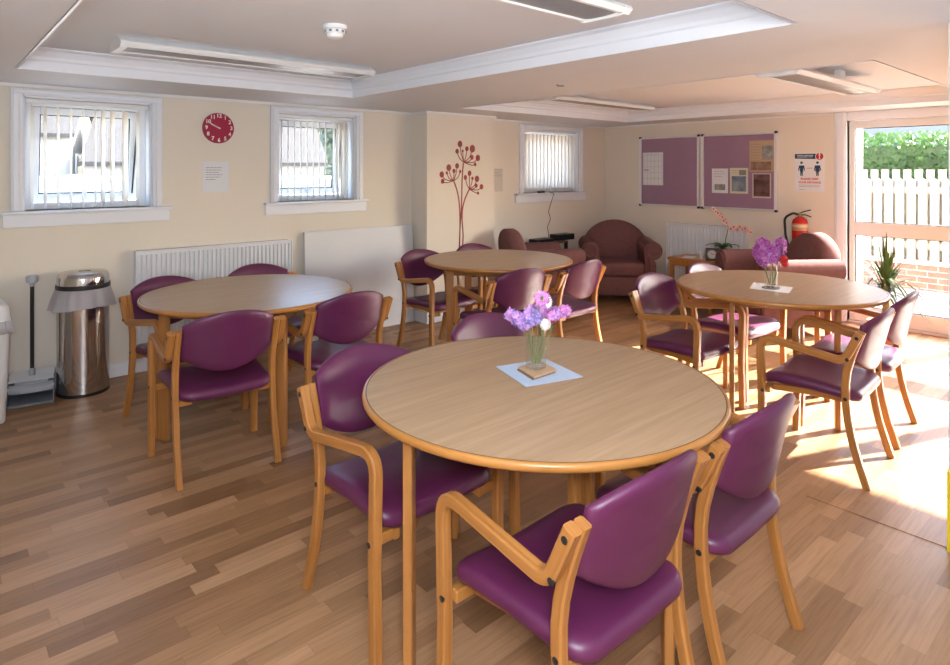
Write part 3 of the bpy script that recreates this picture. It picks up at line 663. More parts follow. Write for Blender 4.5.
# ---------------------------------------------------------------- bins and dustpan
def steel_bin():
    t = thing('waste_bin', 'tall polished steel bin with black-rimmed lid and overhanging liner', 'bin', (.830, 4.955, 0)); r = .154
    bm = NB(); lathe(bm, [(r+.002,0),(r+.002,.02),(r-.012,.022)], 40); obj('base_ring', bm, BLACK, t, 40)
    bm = NB(); lathe(bm, [(r,.02),(r,.66)], 48); obj('body', bm, CHROME, t, 40)
    bm = NB(); lathe(bm, [(r+.006,.705),(r+.008,.715),(r+.006,.735),(r-.01,.737)], 48); obj('rim', bm, BLACK, t, 40)
    bm = NB(); lathe(bm, [(r+.001,.735),(r-.001,.775),(r-.008,.800),(r-.016,.808),(r-.022,.806),(r-.03,.812),(.02,.826)], 48); l = obj('lid', bm, CHROME, t, 35)
    bm = NB(); box(bm, -.035, .035, -.055, -.025, .812, .823, .003); obj('lid_hinge', bm, BLACK, l)
    bm = NB(); n = 72; rs = []
    for k, (dr, z) in enumerate(((.004,.712),(.010,.70),(.022,.66),(.032,.61),(.040,.58),(.034,.577),(.012,.62),(.003,.70))):
        rs.append([((r+dr+(.008*sin(a*11)+.007*sin(a*23+1))*min(1, max(0, (.72-z)*8)))*cos(a), (r+dr+(.007*sin(a*11)+.006*sin(a*17+1))*min(1, max(0, (.72-z)*8)))*sin(a)*.93, z-.012*sin(a*2+1)*(.72-z)*6) for a in [2*pi*i/n for i in range(n)]])
    rings(bm, rs, True, False, False); obj('bin_liner', bm, LINER, t, 60)
steel_bin()
t = thing('pedal_bin', 'white plastic bin cut off by the left edge of the photo', 'bin', (.245, 4.74, 0))
bm = NB(); rings(bm, [[(u*k, w*k, z) for u, w in rrect(.16, .14, .04, 5)] for k, z in ((.82,0),(.85,.01),(.98,.56))]); obj('body', bm, WHITEP, t, 40)
bm = NB(); rings(bm, [[(u*k+.008*sin(i*1.9), w*k+.008*cos(i*2.3), z) for i, (u, w) in enumerate(rrect(.165, .145, .045, 5))] for k, z in ((1.03,.61),(1.06,.58),(1.09,.54),(1.05,.535))], True, False, False); obj('bin_liner', bm, LINER, t, 60)
bm = NB(); rings(bm, [[(u*k, w*k, z) for u, w in rrect(.16, .14, .04, 5)] for k, z in ((1.02,.565),(1.03,.58),(1.0,.61),(.94,.685),(.86,.70),(.5,.705))]); obj('swing_lid', bm, WHITEP, t, 40)
t = thing('lobby_dustpan', 'long-handled grey lobby dustpan standing between the white and steel bins', 'dustpan', (.545, 4.985, 0), head(.62,-1))
bm = NB(); sd = [(-.13,.0),(.14,.0),(.14,.055),(.11,.085),(-.08,.15),(-.13,.15)]
def P3(x, pr): return [(x, a, b) for a, b in pr]
box(bm, -.125, .125, -.10, .135, .0, .016, .004); box(bm, -.125, .125, -.11, -.09, .0, .15, .004)
for s in (-1, 1):
    rings(bm, [P3(s*.125, [(-.11,0),(.135,0),(.135,.03),(.02,.15),(-.11,.16)]), P3(s*.119, [(-.11,0),(.135,0),(.135,.03),(.02,.15),(-.11,.16)])])
obj('pan', bm, GREYP, t)
bm = NB(); rings(bm, [[(x, a+.03*(1-(x/.125)**2)-.03, b) for a, b in ((.06,.085),(.10,.075),(.10,.105),(.06,.12))] for x in [-.125+.25*i/12 for i in range(13)]]); obj('front_lip', bm, LGREY, t, 40)
bm = NB(); rings(bm, [P3(x, [(-.10,.165),(.045,.135),(.045,.14),(-.10,.172)]) for x in (-.122, .122)]); rings(bm, [P3(x, [(-.10,.165),(.045,.105),(.05,.108),(-.10,.172)]) for x in (-.09, .09)]); obj('cover', bm, mat('pale marbled plastic', (.62,.64,.68), .3), t)
bm = NB(); lathe(bm, [(.018,.155),(.018,.18),(.012,.20)], 12, (0,-.03,0)); obj('socket', bm, LGREY, t, 40)
bm = NB(); tube(bm, [(0,-.03,.16),(0,-.03,.76)], .0115, 12); obj('handle', bm, BLACK, t, 40)
bm = NB(); lathe(bm, [(.0125,.735),(.014,.755),(.034,.765),(.036,.80),(.028,.808)], 16, (0,-.03,0)); obj('grip', bm, LGREY, t, 40)

# ---------------------------------------------------------------- wall items
MWY = Matrix(((1,0,0,0),(0,0,-1,0),(0,1,0,0),(0,0,0,1)))           # text plane facing the room from the window wall
MWX = Matrix(((0,0,-1,0),(-1,0,0,0),(0,1,0,0),(0,0,0,1)))          # facing the room from the board wall
cx, cy, cz = onY(219.2, 128, YW-.03)
t = thing('wall_clock', 'round crimson wall clock with white numerals between the two left windows', 'clock', (cx, YW, cz)); cr = .122
def disc(bm, r, y0, y1, n=48): rings(bm, [[(k*cos(2*pi*i/n), y, k*sin(2*pi*i/n)) for i in range(n)] for k, y in ((r,y0),(r,y1*.7+y0*.3),(r-.004,y1))])
bm = NB(); disc(bm, cr, 0, -.028); obj('dial', bm, CLOCKR, t, 40)
for k in range(1, 13):
    a = R(90-30*k); text_mesh('numeral', str(k), .043, WHITEP, t, Matrix.Translation((cr*.80*cos(a), -.0285, cr*.80*sin(a))) @ MWY, bold=.001)
for nm, a, l, w in (('hour_hand', 30*9.83, .068, .004), ('minute_hand', 298, .098, .003)):
    bm = NB(); box(bm, -w, w, -.031, -.029, -.012, l); bmesh.ops.rotate(bm, verts=bm.verts[:], cent=(0,0,0), matrix=Matrix.Rotation(R(a), 3, 'Y')); obj(nm, bm, WHITEP, t)
bm = NB(); disc(bm, .006, -.029, -.033, 12); obj('hub', bm, WHITEP, t)

def sheet_lines(parent, w, rows, x0, mx, m=INK, th=.004, gap=.0015):
    for z, l in rows:
        bm = NB(); box(bm, x0, x0+l, -.0002, .0007, z-th/2, z+th/2, mx=mx); obj('print_line', bm, m, parent)
def paper(name, label, c, w, h, axis, m=PAPER, cat='notice', group='papers on the walls', z=.0015):
    t = thing(name, label, cat, c, 0 if axis == 'y' else -pi/2, group)
    bm = NB(); box(bm, -w/2, w/2, -z, .001, -h/2, h/2); obj('sheet', bm, m, t); return t
def lines(t, rows, x0, m=INK, th=.004):
    bm = NB()
    for z, l in rows:
        x = x0
        while x < x0+l-.004:                     # word-like dashes of illegible print
            q = min(random.uniform(.012, .03), x0+l-x); box(bm, x, x+q, -.0022, -.0014, z-th/2, z+th/2); x += q+.004
    obj('print', bm, m, t)
p = onY(215.5, 177, YW)
t = paper('notice', 'white notice with a printed paragraph below the crimson clock', p, .205, .245, 'y'); lines(t, [(.075-.019*i, (.125,.12,.10,.13,.11,.075)[i]) for i in range(6)], -.075)
p = onY(497, 180, YW); p = (4.885, YW, p[2])
t = paper('notice', 'small pale notice on the wall between the pier and the blind window', p, .17, .26, 'y', mat('faded paper', (.60,.55,.50), .8)); lines(t, [(.115, .14), (.085, .12), (.06, .14), (.045, .14)], -.07)

# red flower decal on the pier
t = thing('wall_decal', 'red seed-head flower decal on the front of the pier', 'decal', (4.15, 4.89, 0)); YD = 4.89
def DP(cx_, cy_):           # decal points measured on the pier face
    q = onY(430+cx_*70/388, 135+cy_*120/665, YD); return Vector((q[0]-4.15, -.0012, q[2]))
def strip(pts, w):
    bm = NB(); pts = [DP(*p) for p in pts]; n = len(pts)
    # smooth through the points
    sm = []
    for i in range(n-1):
        p0, p1, p2, p3 = pts[max(i-1,0)], pts[i], pts[i+1], pts[min(i+2,n-1)]
        for k in range(6):
            u = k/6; sm.append(.5*((2*p1)+(p2-p0)*u+(2*p0-5*p1+4*p2-p3)*u*u+(3*p1-p0-3*p2+p3)*u**3))
    sm.append(pts[-1]); a, b = [], []
    for i, p in enumerate(sm):
        d = (sm[min(i+1,len(sm)-1)]-sm[max(i-1,0)]).normalized(); nn = Vector((-d.z, 0, d.x)); a.append(p+nn*w/2); b.append(p-nn*w/2)
    o = Vector((0,.0011,0)); rings(bm, [[x, y, y+o, x+o] for x, y in zip(a, b)]); return bm
stems = [[(185,155),(178,240),(174,400),(166,520),(162,645)], [(132,255),(150,310),(162,380),(166,480),(163,645)], [(218,300),(195,350),(180,410),(178,480),(183,560),(178,645)]]
for s_ in stems: obj('flower_stem', strip(s_, .016), REDV, t)
heads = [((188,152), [(166,50,12),(204,76,9),(235,76,14),(150,90,9),(181,88,5),(232,124,9),(265,127,12),(250,163,7)]),
         ((130,254), [(104,181,12),(150,171,10),(65,219,11),(93,210,6),(133,199,8),(167,202,6),(70,256,9)]),
         ((218,300), [(219,212,10),(196,235,9),(235,240,6),(260,243,12),(256,281,8),(285,287,10),(266,322,6)])]
for c, hs in heads:
    for (hx, hy, hr) in hs:
        mid = ((c[0]+hx)/2+(hx-c[0])*.18, (c[1]+hy)/2+abs(hx-c[0])*.16)
        obj('seed_stalk', strip([c, mid, (hx, hy)], .010), REDV, t)
        bm = NB(); q = DP(hx, hy); rr = hr*.180*6.3/627*1.4
        rings(bm, [[(q.x+rr*cos(2*pi*i/20), yy, q.z+rr*1.12*sin(2*pi*i/20)) for i in range(20)] for yy in (0, -.0015)]); obj('seed_head', bm, REDV, t)

# notice boards
def board(label, pxl, pxr):
    a = onX(pxl, 170, XN); b = onX(pxr, 170, XN); w = a[1]-b[1]; z0, z1 = 1.06, 1.905
    t = thing('notice_board', label, 'notice board', (XN, a[1], 0), -pi/2, 'wall notice boards'); f = .030; g = .017
    bm = NB(); box(bm, f, w-f, -.020, 0, z0+g, z1-g); obj('felt_panel', bm, PURPLEF, t)
    for q in ((0, f, z0, z1), (w-f, w, z0, z1), (f, w-f, z0, z0+g), (f, w-f, z1-g, z1)):
        bm = NB(); box(bm, q[0], q[1], -.034, 0, q[2], q[3], .003); obj('frame_rail', bm, ALU, t)
    for u in (0, w):
        for z in (z0, z1): bm = NB(); u_ = min(max(u, .012), w-.012); box(bm, u_-.013, u_+.013, -.038, .0, z-.013, z+.013, .004); obj('corner_cap', bm, BLACK, t)
    return t
board('left notice board, purple felt holding one white calendar sheet', 640.5, 700.5)
board('right notice board, purple felt pinned with four papers', 702.5, 778)
XB = XN-.0213
def pinned(label, pxl, pxr, pyt, pyb, m=PAPER):
    a = onX(pxl, pyt, XB); b = onX(pxr, pyb, XB); pc = ((a[1]+b[1])/2); pm = (pxl+pxr)/2
    c = onX(pm, (pyt+pyb)/2, XB); d = onX(pm, pyt, XB)[2]-onX(pm, pyb, XB)[2]
    return paper('pinned_paper', label, (XB, pc, c[2]), a[1]-b[1], d, 'x', m, 'paper', 'papers pinned on the notice boards'), a[1]-b[1], d
def patch(t, name, x0, x1, z0, z1, m, y=-.0022): bm = NB(); box(bm, x0, x1, y, -.0012, z0, z1); obj(name, bm, m, t)
BEIGE = mat('newsprint', (.45,.33,.22), .8); BLUEPH = noisy('harbour photo', (.05,.10,.20), (.30,.35,.38), nscale=9, rough=.5); DARKPH = noisy('dark leaflet', (.05,.03,.03), (.20,.10,.09), nscale=14, rough=.5)
BROWNPH = noisy('brown photo', (.16,.08,.05), (.32,.22,.15), nscale=16, rough=.5); GREYPH = noisy('grey photo', (.12,.13,.13), (.35,.36,.36), nscale=18, rough=.5); TEAL = mat('green grey photo', (.20,.24,.20), .6)
t, w, h = pinned('white calendar grid sheet on the left notice board', 643, 663, 152.5, 185); lines(t, [(h/2-.02, w*.7)], -w/2+.04)
bm = NB()
for i in range(6): u = -w/2+.012+i*(w-.024)/5; box(bm, u-.001, u+.001, -.002, -.0013, -h/2+.01, h/2-.035)
for i in range(6): u = -h/2+.01+i*(h-.045)/5; box(bm, -w/2+.012, w/2-.012, -.002, -.0013, u-.001, u+.001)
obj('grid', bm, INK, t); patch(t, 'ink_mark', -w/2+.02, -w/2+.085, -.022, -.010, INK)
t, w, h = pinned('white leaflet with small grey picture at the bottom, right notice board', 712, 728, 168.5, 193); lines(t, [(h*.38, w*.6), (h*.28, w*.7), (h*.18, w*.5)], -w*.35); patch(t, 'picture', -w*.33, w*.33, -h*.38, -h*.14, GREYPH)
t, w, h = pinned('poster of a harbour with blue water, beside the white leaflet', 730, 748, 168, 193.5, mat('cream poster', (.62,.62,.50), .7)); patch(t, 'picture', -w*.40, w*.40, -h*.42, h*.18, BLUEPH); lines(t, [(h*.40, w*.6), (h*.31, w*.45)], -w*.4); patch(t, 'picture', w*.02, w*.4, h*.22, h*.42, TEAL)
t, w, h = pinned('tan newspaper cutting with photos, top right of the right notice board', 749.5, 774, 140.5, 171.5, BEIGE); patch(t, 'picture', -w*.45, w*.40, -h*.46, -h*.18, BROWNPH); patch(t, 'picture', w*.02, w*.45, -h*.12, h*.34, GREYPH); lines(t, [(h*.38-.03*i, w*.40) for i in range(7)], -w*.44)
t, w, h = pinned('dark leaflet with pale border, below the newspaper cutting', 752.5, 771, 173.5, 198, mat('pale border paper', (.60,.54,.48), .8)); patch(t, 'picture', -w*.44, w*.44, -h*.44, h*.47, DARKPH); lines(t, [(h*.2-.022*i, w*.6) for i in range(6)], -w*.3, mat('pale print', (.40,.33,.30), .8))

# distancing poster
a = onX(795, 152, XN); b = onX(824.5, 192, XN); c = onX(809.7, 172.3, XN); w = a[1]-b[1]; h = onX(809.7, 153, XN)[2]-onX(809.7, 191.5, XN)[2]
t = paper('distancing_poster', 'white distancing poster with two blue figures above the fire extinguisher', (XN, (a[1]+b[1])/2, c[2]), w, h, 'x', PAPER, 'poster', None)
NAVY = mat('navy ink', (.012,.045,.11), .6); REDI = mat('red ink', (.55,.02,.02), .6)
def flat(t, name, poly, m, y0=-.0014, y1=-.0024): bm = NB(); rings(bm, [[(u, y, v) for u, v in poly] for y in (y0, y1)]); obj(name, bm, m, t)
flat(t, 'banner', [(-w*.5,h*.36),(w*.40,h*.34),(w*.40,h*.48),(-w*.5,h*.48)], NAVY)
bm = NB()
for x0_, z0_, l_ in ((-.42,.44,.22),(-.17,.44,.30),(-.42,.40,.36),(-.03,.40,.14)): box(bm, x0_*w, (x0_+l_)*w, -.0030, -.0022, z0_*h-.003, z0_*h+.003)
obj('print', bm, PAPER, t)
circ = lambda cx_, cz_, r: [(cx_+r*cos(2*pi*i/24), cz_+r*sin(2*pi*i/24)) for i in range(24)]
flat(t, 'warning_disc', circ(w*.34, h*.41, w*.15), PAPER, -.0014, -.0028); flat(t, 'warning_disc', circ(w*.34, h*.41, w*.125), REDI, -.0016, -.0032)
text_mesh('lettering', '!', .085, PAPER, t, Matrix.Translation((w*.34, -.0034, h*.41)) @ MWY, bold=.003)
for s, skirt in ((-1, 0), (1, 1)):
    u = s*w*.27; k = h*.30
    flat(t, 'figure_head', circ(u, h*.25, k*.11), NAVY)
    body = [(-.20,.30),(.20,.30),(.27,-.12),(.20,-.14),(.15,.12)]
    flat(t, 'figure_body', [(u+x*k, h*.09+z*k) for x, z in ([(.2,.30),(.30,-.14),(.24,-.16),(.14,.10),(.20 if skirt else .14,-.22),(.10,-.24),(.10,-.62),(.02,-.62),(0,-.26),(-.02,-.62),(-.10,-.62),(-.10,-.24),(-.20 if skirt else -.14,-.22),(-.14,.10),(-.24,-.16),(-.30,-.14),(-.2,.30)])], NAVY)
flat(t, 'arrow', [(-w*.09,h*.115),(w*.09,h*.115),(w*.09,h*.10),(-w*.09,h*.10)], INK)
text_mesh('lettering', 'PLEASE KEEP', .031, REDI, t, Matrix.Translation((0, -.0016, -h*.175)) @ MWY, bold=.001)
text_mesh('lettering', 'YOUR DISTANCE', .028, REDI, t, Matrix.Translation((0, -.0016, -h*.265)) @ MWY, bold=.001)
lines(t, [(-h*.335, w*.7), (-h*.375, w*.7), (-h*.45, w*.2)], -w*.35)

# fire extinguisher on its wall hook
p = onX(800, 228, XN-.10)
t = thing('fire_extinguisher', 'red fire extinguisher with black hose hung on the wall below the poster', 'fire extinguisher', (XN-.10, p[1], .90), head(-.3,-.95))
REDP = mat('red enamel', (.55,.015,.012), .25)
bm = NB(); lathe(bm, [(.072,-.30),(.082,-.28),(.084,.0),(.084,.06),(.074,.095),(.045,.118),(.028,.125)], 28); obj('cylinder', bm, REDP, t, 40)
bm = NB(); lathe(bm, [(.0845,-.02),(.0848,.055)], 28, cap0=False, cap1=False); obj('label_band', bm, mat('tan label', (.60,.30,.16), .5), t, 40)
bm = NB(); lathe(bm, [(.0849,.018),(.0852,.04)], 28, cap0=False, cap1=False); obj('label_band', bm, mat('cream label', (.72,.58,.36), .5), t, 40)
bm = NB(); lathe(bm, [(.022,.125),(.022,.16),(.014,.165)], 14); obj('valve_head', bm, mat('brass', (.30,.20,.08), .35, .8), t, 40)
bm = NB(); tube(bm, [(-.02,0,.158),(.05,0,.185),(.12,0,.205)], .007, 6); tube(bm, [(.0,0,.145),(.06,0,.15),(.125,0,.130)], .007, 6); tube(bm, [(-.02,0,.158),(.0,0,.145)], .007, 6); obj('squeeze_handle', bm, BLACK, t, 40)
bm = NB(); tube(bm, fillet([(-.015,0,.148),(-.07,-.02,.165),(-.17,-.02,.11),(-.155,-.02,-.08),(-.11,-.03,-.24)], [.05,.08,.1], 6), .013, 10); obj('hose', bm, BLACK, t, 50)
bm = NB(); tube(bm, [(-.11,-.03,-.24),(-.10,-.03,-.30)], [.012,.02], 10); obj('nozzle', bm, BLACK, t, 50)
bm = NB(); box(bm, -.02, .02, .06, .099, .0, .04, .003); obj('hanger', bm, ALU, t)
t.rotation_euler = (0,0,-pi/2); t.scale = (.87,1,.95)

# ---------------------------------------------------------------- lamps and detector on the ceiling
def luminaire(x0, x1, y, label, drop=0):
    t = thing('ceiling_light', label, 'ceiling light', ((x0+x1)/2, y, ZT-drop), 0, 'unlit linear ceiling lights'); l = (x1-x0)/2
    bm = NB(); prof = [(-.06,0),(.06,0),(.095,-.020),(.120,-.032),(.124,-.042),(.108,-.060),(.092,-.060),(.088,-.050),(-.088,-.050),(-.092,-.060),(-.108,-.060),(-.124,-.042),(-.120,-.032),(-.095,-.020)]
    prism(bm, prof, 'x', -l+.012, l-.012); obj('housing', bm, WHITEP, t)
    if drop:
        for u in (-.4, .4): bm = NB(); box(bm, u*l-.05, u*l+.05, -.022, .022, 0, drop, .004); obj('mounting_block', bm, WHITEP, t)
    bm = NB(); pr = [(-.087,-.049)]+[(.087*sin(R(a)), -.051-.008*cos(R(a))) for a in range(-80, 81, 20)]+[(.087,-.049)]
    prism(bm, pr, 'x', -l+.045, l-.045); obj('diffuser', bm, DIFFUSER, t, 30)
    for s in (-1, 1):
        bm = NB(); pr = [(-.063,.0),(.063,.0),(.098,-.018),(.124,-.030),(.128,-.044),(.110,-.064),(.06,-.067),(-.06,-.067),(-.110,-.064),(-.128,-.044),(-.124,-.030),(-.098,-.018)]
        prism(bm, pr, 'x', s*l-.035 if s > 0 else -l, l if s > 0 else -l+.035); obj('end_cap', bm, WHITEP, t)
luminaire(.77, 2.30, 3.74, 'linear ceiling light nearest the left windows')
luminaire(.60, 2.18, 1.62, 'linear ceiling light at the top edge of the photo, right of the smoke detector')
luminaire(4.26, 5.84, 3.84, 'linear ceiling light near the corner armchair, farthest back')
luminaire(3.80, 5.28, 1.60, 'linear ceiling light nearest the glazed door', .075)
x, y, _ = onZ(335, 32, ZT-.03)
t = thing('smoke_detector', 'round white smoke detector on the ceiling behind the left light', 'smoke detector', (x, y, ZT))
bm = NB(); lathe(bm, [(.058,0),(.058,-.018),(.050,-.022)], 28); obj('base', bm, WHITEP, t, 40)
bm = NB(); lathe(bm, [(.048,-.022),(.050,-.036),(.044,-.042)], 28); obj('sensor_cage', bm, WHITEP, t, 40)
for k in range(10): bm = NB(); box(bm, .047, .052, -.006, .006, -.036, -.026, mx=Matrix.Rotation(2*pi*k/10, 4, 'Z')); obj('vent_slot', bm, GREYP, t)
bm = NB(); lathe(bm, [(.040,-.042),(.036,-.056),(.020,-.064)], 28); obj('cap', bm, WHITEP, t, 40)
x, y, _ = onZ(557, 84, ZC)
bm = NB(); tube(bm, [(x, y, ZC+.005),(x, y, ZC-.012),(x+.035, y-.03, ZC-.014)], .004, 6); tag(obj('ceiling_hook', bm, GREYP), 'small dark hook on the lowered ceiling', 'hook')

# ---------------------------------------------------------------- small table with clock, orchid and bottle
sx, sy = 6.36, 3.50; zt_ = .545
t = thing('side_table', 'small wooden side table before the right radiator, holding clock and orchid', 'side table', (sx, sy, 0))
bm = NB(); box(bm, -.20, .20, -.27, .27, zt_-.025, zt_, .004); obj('tabletop', bm, WOOD, t)
for u in (-1, 1):
    for q in (-1, 1): bm = NB(); box(bm, u*.17-.02, u*.17+.02, q*.23-.02, q*.23+.02, 0, zt_-.025, .003); obj('leg', bm, LEGM, t)
    bm = NB(); box(bm, u*.17-.01, u*.17+.01, -.21, .21, zt_-.085, zt_-.025, .002); obj('apron', bm, LEGM, t)
    bm = NB(); box(bm, -.15, .15, u*.23-.01, u*.23+.01, zt_-.085, zt_-.025, .002); obj('apron', bm, LEGM, t)
def at_x(px, X, z): a, b = ray(px); return (X, X/a*b, z)
p = at_x(712, 6.26, zt_)
t = thing('table_clock', 'square black table clock with round white dial beside the orchid', 'clock', p, head(.1,-1)-pi)
bm = NB(); box(bm, -.062, .062, -.025, .025, 0, .128, .006, 2); obj('case', bm, BLACK, t)
bm = NB(); rings(bm, [[(.045*cos(2*pi*i/28), y, .066+.045*sin(2*pi*i/28)) for i in range(28)] for y in (.024,.0265)]); obj('dial', bm, mat('pale dial', (.34,.36,.38), .4), t)
for a, l in ((40, .030), (-75, .038)): bm = NB(); box(bm, -.002, .002, .0265, .028, 0, l); bmesh.ops.rotate(bm, verts=bm.verts[:], cent=(0,0,0), matrix=Matrix.Rotation(R(a), 3, 'Y')); bmesh.ops.translate(bm, verts=bm.verts[:], vec=(0,0,.066)); obj('hand', bm, BLACK, t)
t.rotation_euler = (0,0,head(-.3,-.95))
p = at_x(700.5, 6.28, zt_)
t = thing('small_bottle', 'small pale bottle on the side table left of the black clock', 'bottle', p)
bm = NB(); lathe(bm, [(.020,0),(.022,.006),(.022,.05),(.010,.062),(.009,.07)], 16); obj('body', bm, mat('pale bottle', (.62,.60,.56), .3), t, 40)
bm = NB(); lathe(bm, [(.011,.069),(.011,.088),(.009,.09)], 14); obj('cap', bm, WHITEP, t, 40)
p = at_x(689, 6.30, zt_+.001)
bm = NB(); box(bm, -.09, .09, -.06, .06, 0, .004); o = tag(obj('paper_pad', bm, PAPER), 'flat pale papers on the left of the side table', 'paper'); o.location = (p[0]+.0, p[1], zt_); o.rotation_euler = (0,0,.3)
p = at_x(722.5, 6.45, zt_)
t = thing('orchid', 'potted orchid with two arching sprays of pink blossoms on the side table', 'plant', p)
bm = NB(); lathe(bm, [(.045,0),(.048,.005),(.06,.10),(.062,.11),(.054,.11),(.05,.09)], 20); obj('pot', bm, mat('green grey pot', (.16,.20,.18), .4), t, 40)
def OP(px, py): a, b = ray(px); d = 6.42/a; return Vector((0, d*b-p[1], H-(py-170)*d/627-zt_))
ORCH = noisy('orchid petals', (.72,.40,.36), (.80,.62,.56), nscale=30, rough=.6); ORCHD = mat('orchid throat', (.30,.03,.05), .5)
s1 = [OP(723,248),OP(724.5,238),OP(727,228),OP(725,220),OP(720,214),OP(714,210)]; s2 = [OP(727,229),OP(734,228),OP(742,229),OP(751,233)]
for s_ in (s1, s2): bm = NB(); tube(bm, s_, .005, 6); obj('stem', bm, STEM, t)
for k in range(6):
    a = k*1.05; bm = NB(); L_ = .17; w0 = .035
    rr = []
    for i in range(7):
        u = i/6; c = Vector((cos(a)*L_*u, sin(a)*L_*u, .105+.07*sin(u*2.2)-.02*u)); e = Vector((-sin(a), cos(a), 0))*w0*sin(pi*min(1, u*.9+.08)); rr.append([c-e, c+Vector((0,0,-.006)), c+e, c+Vector((0,0,.003))])
    rings(bm, rr); obj('leaf', bm, LEAFG, t, 60)
for q in (OP(713,209),OP(715,212),OP(717,213),OP(719,216),OP(722,217),OP(723.5,221),OP(726,223),OP(730,229),OP(733,227),OP(736,230),OP(739,227),OP(741,230),OP(744,228.5),OP(747,231),OP(749.5,232.5)):
    bm = NB(); q = q+Vector((random.uniform(-.02,.0),0,0)); d = Vector((-.8,-.5+random.uniform(-.5,.5),random.uniform(-.3,.4))); floret(bm, q, d, .032, 0, 5); f_ = obj('blossom', bm, ORCH, t, 'raw'); bm = NB(); blob(bm, q+d.normalized()*.005, .009, 6, 5); obj('blossom_throat', bm, ORCHD, f_)

# black set-top boxes by the side easy chair, on a low table hidden behind it
t = thing('low_table', 'low dark table behind the side-on easy chair, under the black boxes', 'side table', (5.64, 5.01, 0)); zl = .65
bm = NB(); box(bm, -.20, .20, -.105, .105, zl-.02, zl, .003); obj('tabletop', bm, PLUSH, t)
for u in (-.18, .18):
    for q in (-.085, .085): bm = NB(); box(bm, u-.015, u+.015, q-.015, q+.015, 0, zl-.02); obj('leg', bm, BLACK, t)
for pxa, pxb, hh, lb in ((535, 551.5, .042, 'flat black box left of a taller one, behind the side-on easy chair'), (556, 572, .075, 'taller black box at the right, behind the side-on easy chair')):
    a = onY(pxa, 240, 4.98); b = onY(pxb, 240, 4.98); w = (b[0]-a[0])/2
    t = thing('media_box', lb, 'electronic box', ((a[0]+b[0])/2, 5.01, zl), 0, 'black boxes by the window wall')
    bm = NB(); box(bm, -w, w, -.07, .07, .004, hh, .003); obj('case', bm, BLACK, t); bm = NB(); box(bm, -w+.01, w-.01, -.073, -.07, .01, hh-.008); obj('front_panel', bm, mat('gloss black', (.02,.02,.022), .15), t)
    for u in (-1, 1): bm = NB(); box(bm, u*(w-.02)-.008, u*(w-.02)+.008, -.05, .05, 0, .004); obj('foot', bm, GREYP, t)
bm = NB(); pts = [onY(*q, YW-.012) for q in ((546,194.5),(550,196),(551,203),(548.5,211),(550.5,219),(547.5,227),(548.5,234),(549,241))]
pts[0] = (pts[0][0], YW-.075, ZSILL+.006); pts[1] = (pts[1][0], YW-.075, ZSILL-.01)
tag(obj('cable', (lambda b_: (tube(b_, fillet(pts, [.02]*6, 3), .0035, 6), b_)[1])(NB()), mat('dark cable', (.10,.06,.05), .5), None, 60), 'thin dark cable hanging from the blind window sill to the black box', 'cable')
p = onY(541, 193, YW-.035)
bm = NB(); box(bm, p[0]-.05, p[0]+.05, YW-.055, YW-.02, ZSILL, ZSILL+.022, .003); tag(obj('aerial_box', bm, BLACK), 'tiny black box on the sill of the closed blind window', 'electronic box')
# cordless handset on the near chair
# ---------------------------------------------------------------- palm by the door
p = onZ(886, 355, 0); a_, b_ = ray(886); d_ = 5.25
t = thing('potted_palm', 'spiky green dracaena in a pot before the glazed door', 'plant', (d_*a_, d_*b_, 0))
bm = NB(); lathe(bm, [(.10,0),(.11,.01),(.135,.22),(.14,.235),(.125,.235),(.118,.20)], 24); obj('pot', bm, mat('terracotta', (.35,.13,.07), .7), t, 40)
bm = NB(); tube(bm, [(0,0,.18),(.01,0,.35),(0,.01,.55)], [.035,.03,.028], 10); obj('trunk', bm, noisy('bark', (.22,.16,.08), (.32,.26,.14), nscale=20, rough=.9), t, 50)
PALM = leafy('palm leaf', (.028,.060,.012), (.085,.130,.028), .15)
for k in range(84):
    a = k*2.39996; el = .05+1.35*random.random()**1.2; ln = random.uniform(.32,.50); zz = .42+.2*random.random()
    bm = NB(); rr = []
    for i in range(8):
        u = i/7; drop = u*u*(1.0-.55*(el/1.4)); c = Vector((cos(a)*cos(el)*ln*u*(1.05-.15*u), sin(a)*cos(el)*ln*u*(1.05-.15*u), zz+ln*(sin(el)*u-.55*drop*cos(el)-.10*u*u))); e = Vector((-sin(a), cos(a), 0))*(.015*(1-u)**.6*(.5+min(1, u*4)*.5)+.0004)
        rr.append([c-e, c+e, c+Vector((0,0,.0015))])
    rings(bm, rr); obj('leaf', bm, PALM, t, 60)

# ---------------------------------------------------------------- outdoors
PAVE = noisy('pale paving', (.32,.30,.28), (.38,.36,.33), nscale=3, rough=.9)
bm = NB(); box(bm, XN+.02, 60, -40, 60, -.12, -.02); box(bm, -40, XN+.02, YW+.25, 60, -.12, -.02); struct('ground', bm, PAVE)
FX_ = 9.6
bm = NB(); box(bm, FX_-.11, FX_+.11, -2, 7.4, -.02, .30); wl = tag(obj('garden_wall', bm, brick_mat()), 'low red brick garden wall outside the glazed door', 'wall')
bm = NB(); box(bm, FX_-.13, FX_+.13, -2, 7.4, .30, .345, .006); obj('coping', bm, mat('stone coping', (.62,.60,.56), .8), wl)
PALE = noisy('weathered pale timber', (.25,.22,.175), (.36,.32,.265), scale=(8,8,1), nscale=2, rough=.8)
t = thing('picket_fence', 'pale timber picket fence on the low brick wall outside', 'fence', (FX_, 0, .345))
for k in range(34):
    y = .2+k*.125
    bm = NB(); prism(bm, [(y-.045,0),(y+.045,0),(y+.045,1.02),(y,1.05),(y-.045,1.02)], 'x', -.045, -.025); obj('picket', bm, PALE, t)
    bm = NB(); yy = y+.062; prism(bm, [(yy-.042,0),(yy+.042,0),(yy+.042,1.16),(yy-.042,1.16)], 'x', .025, .043); obj('picket', bm, PALE, t)
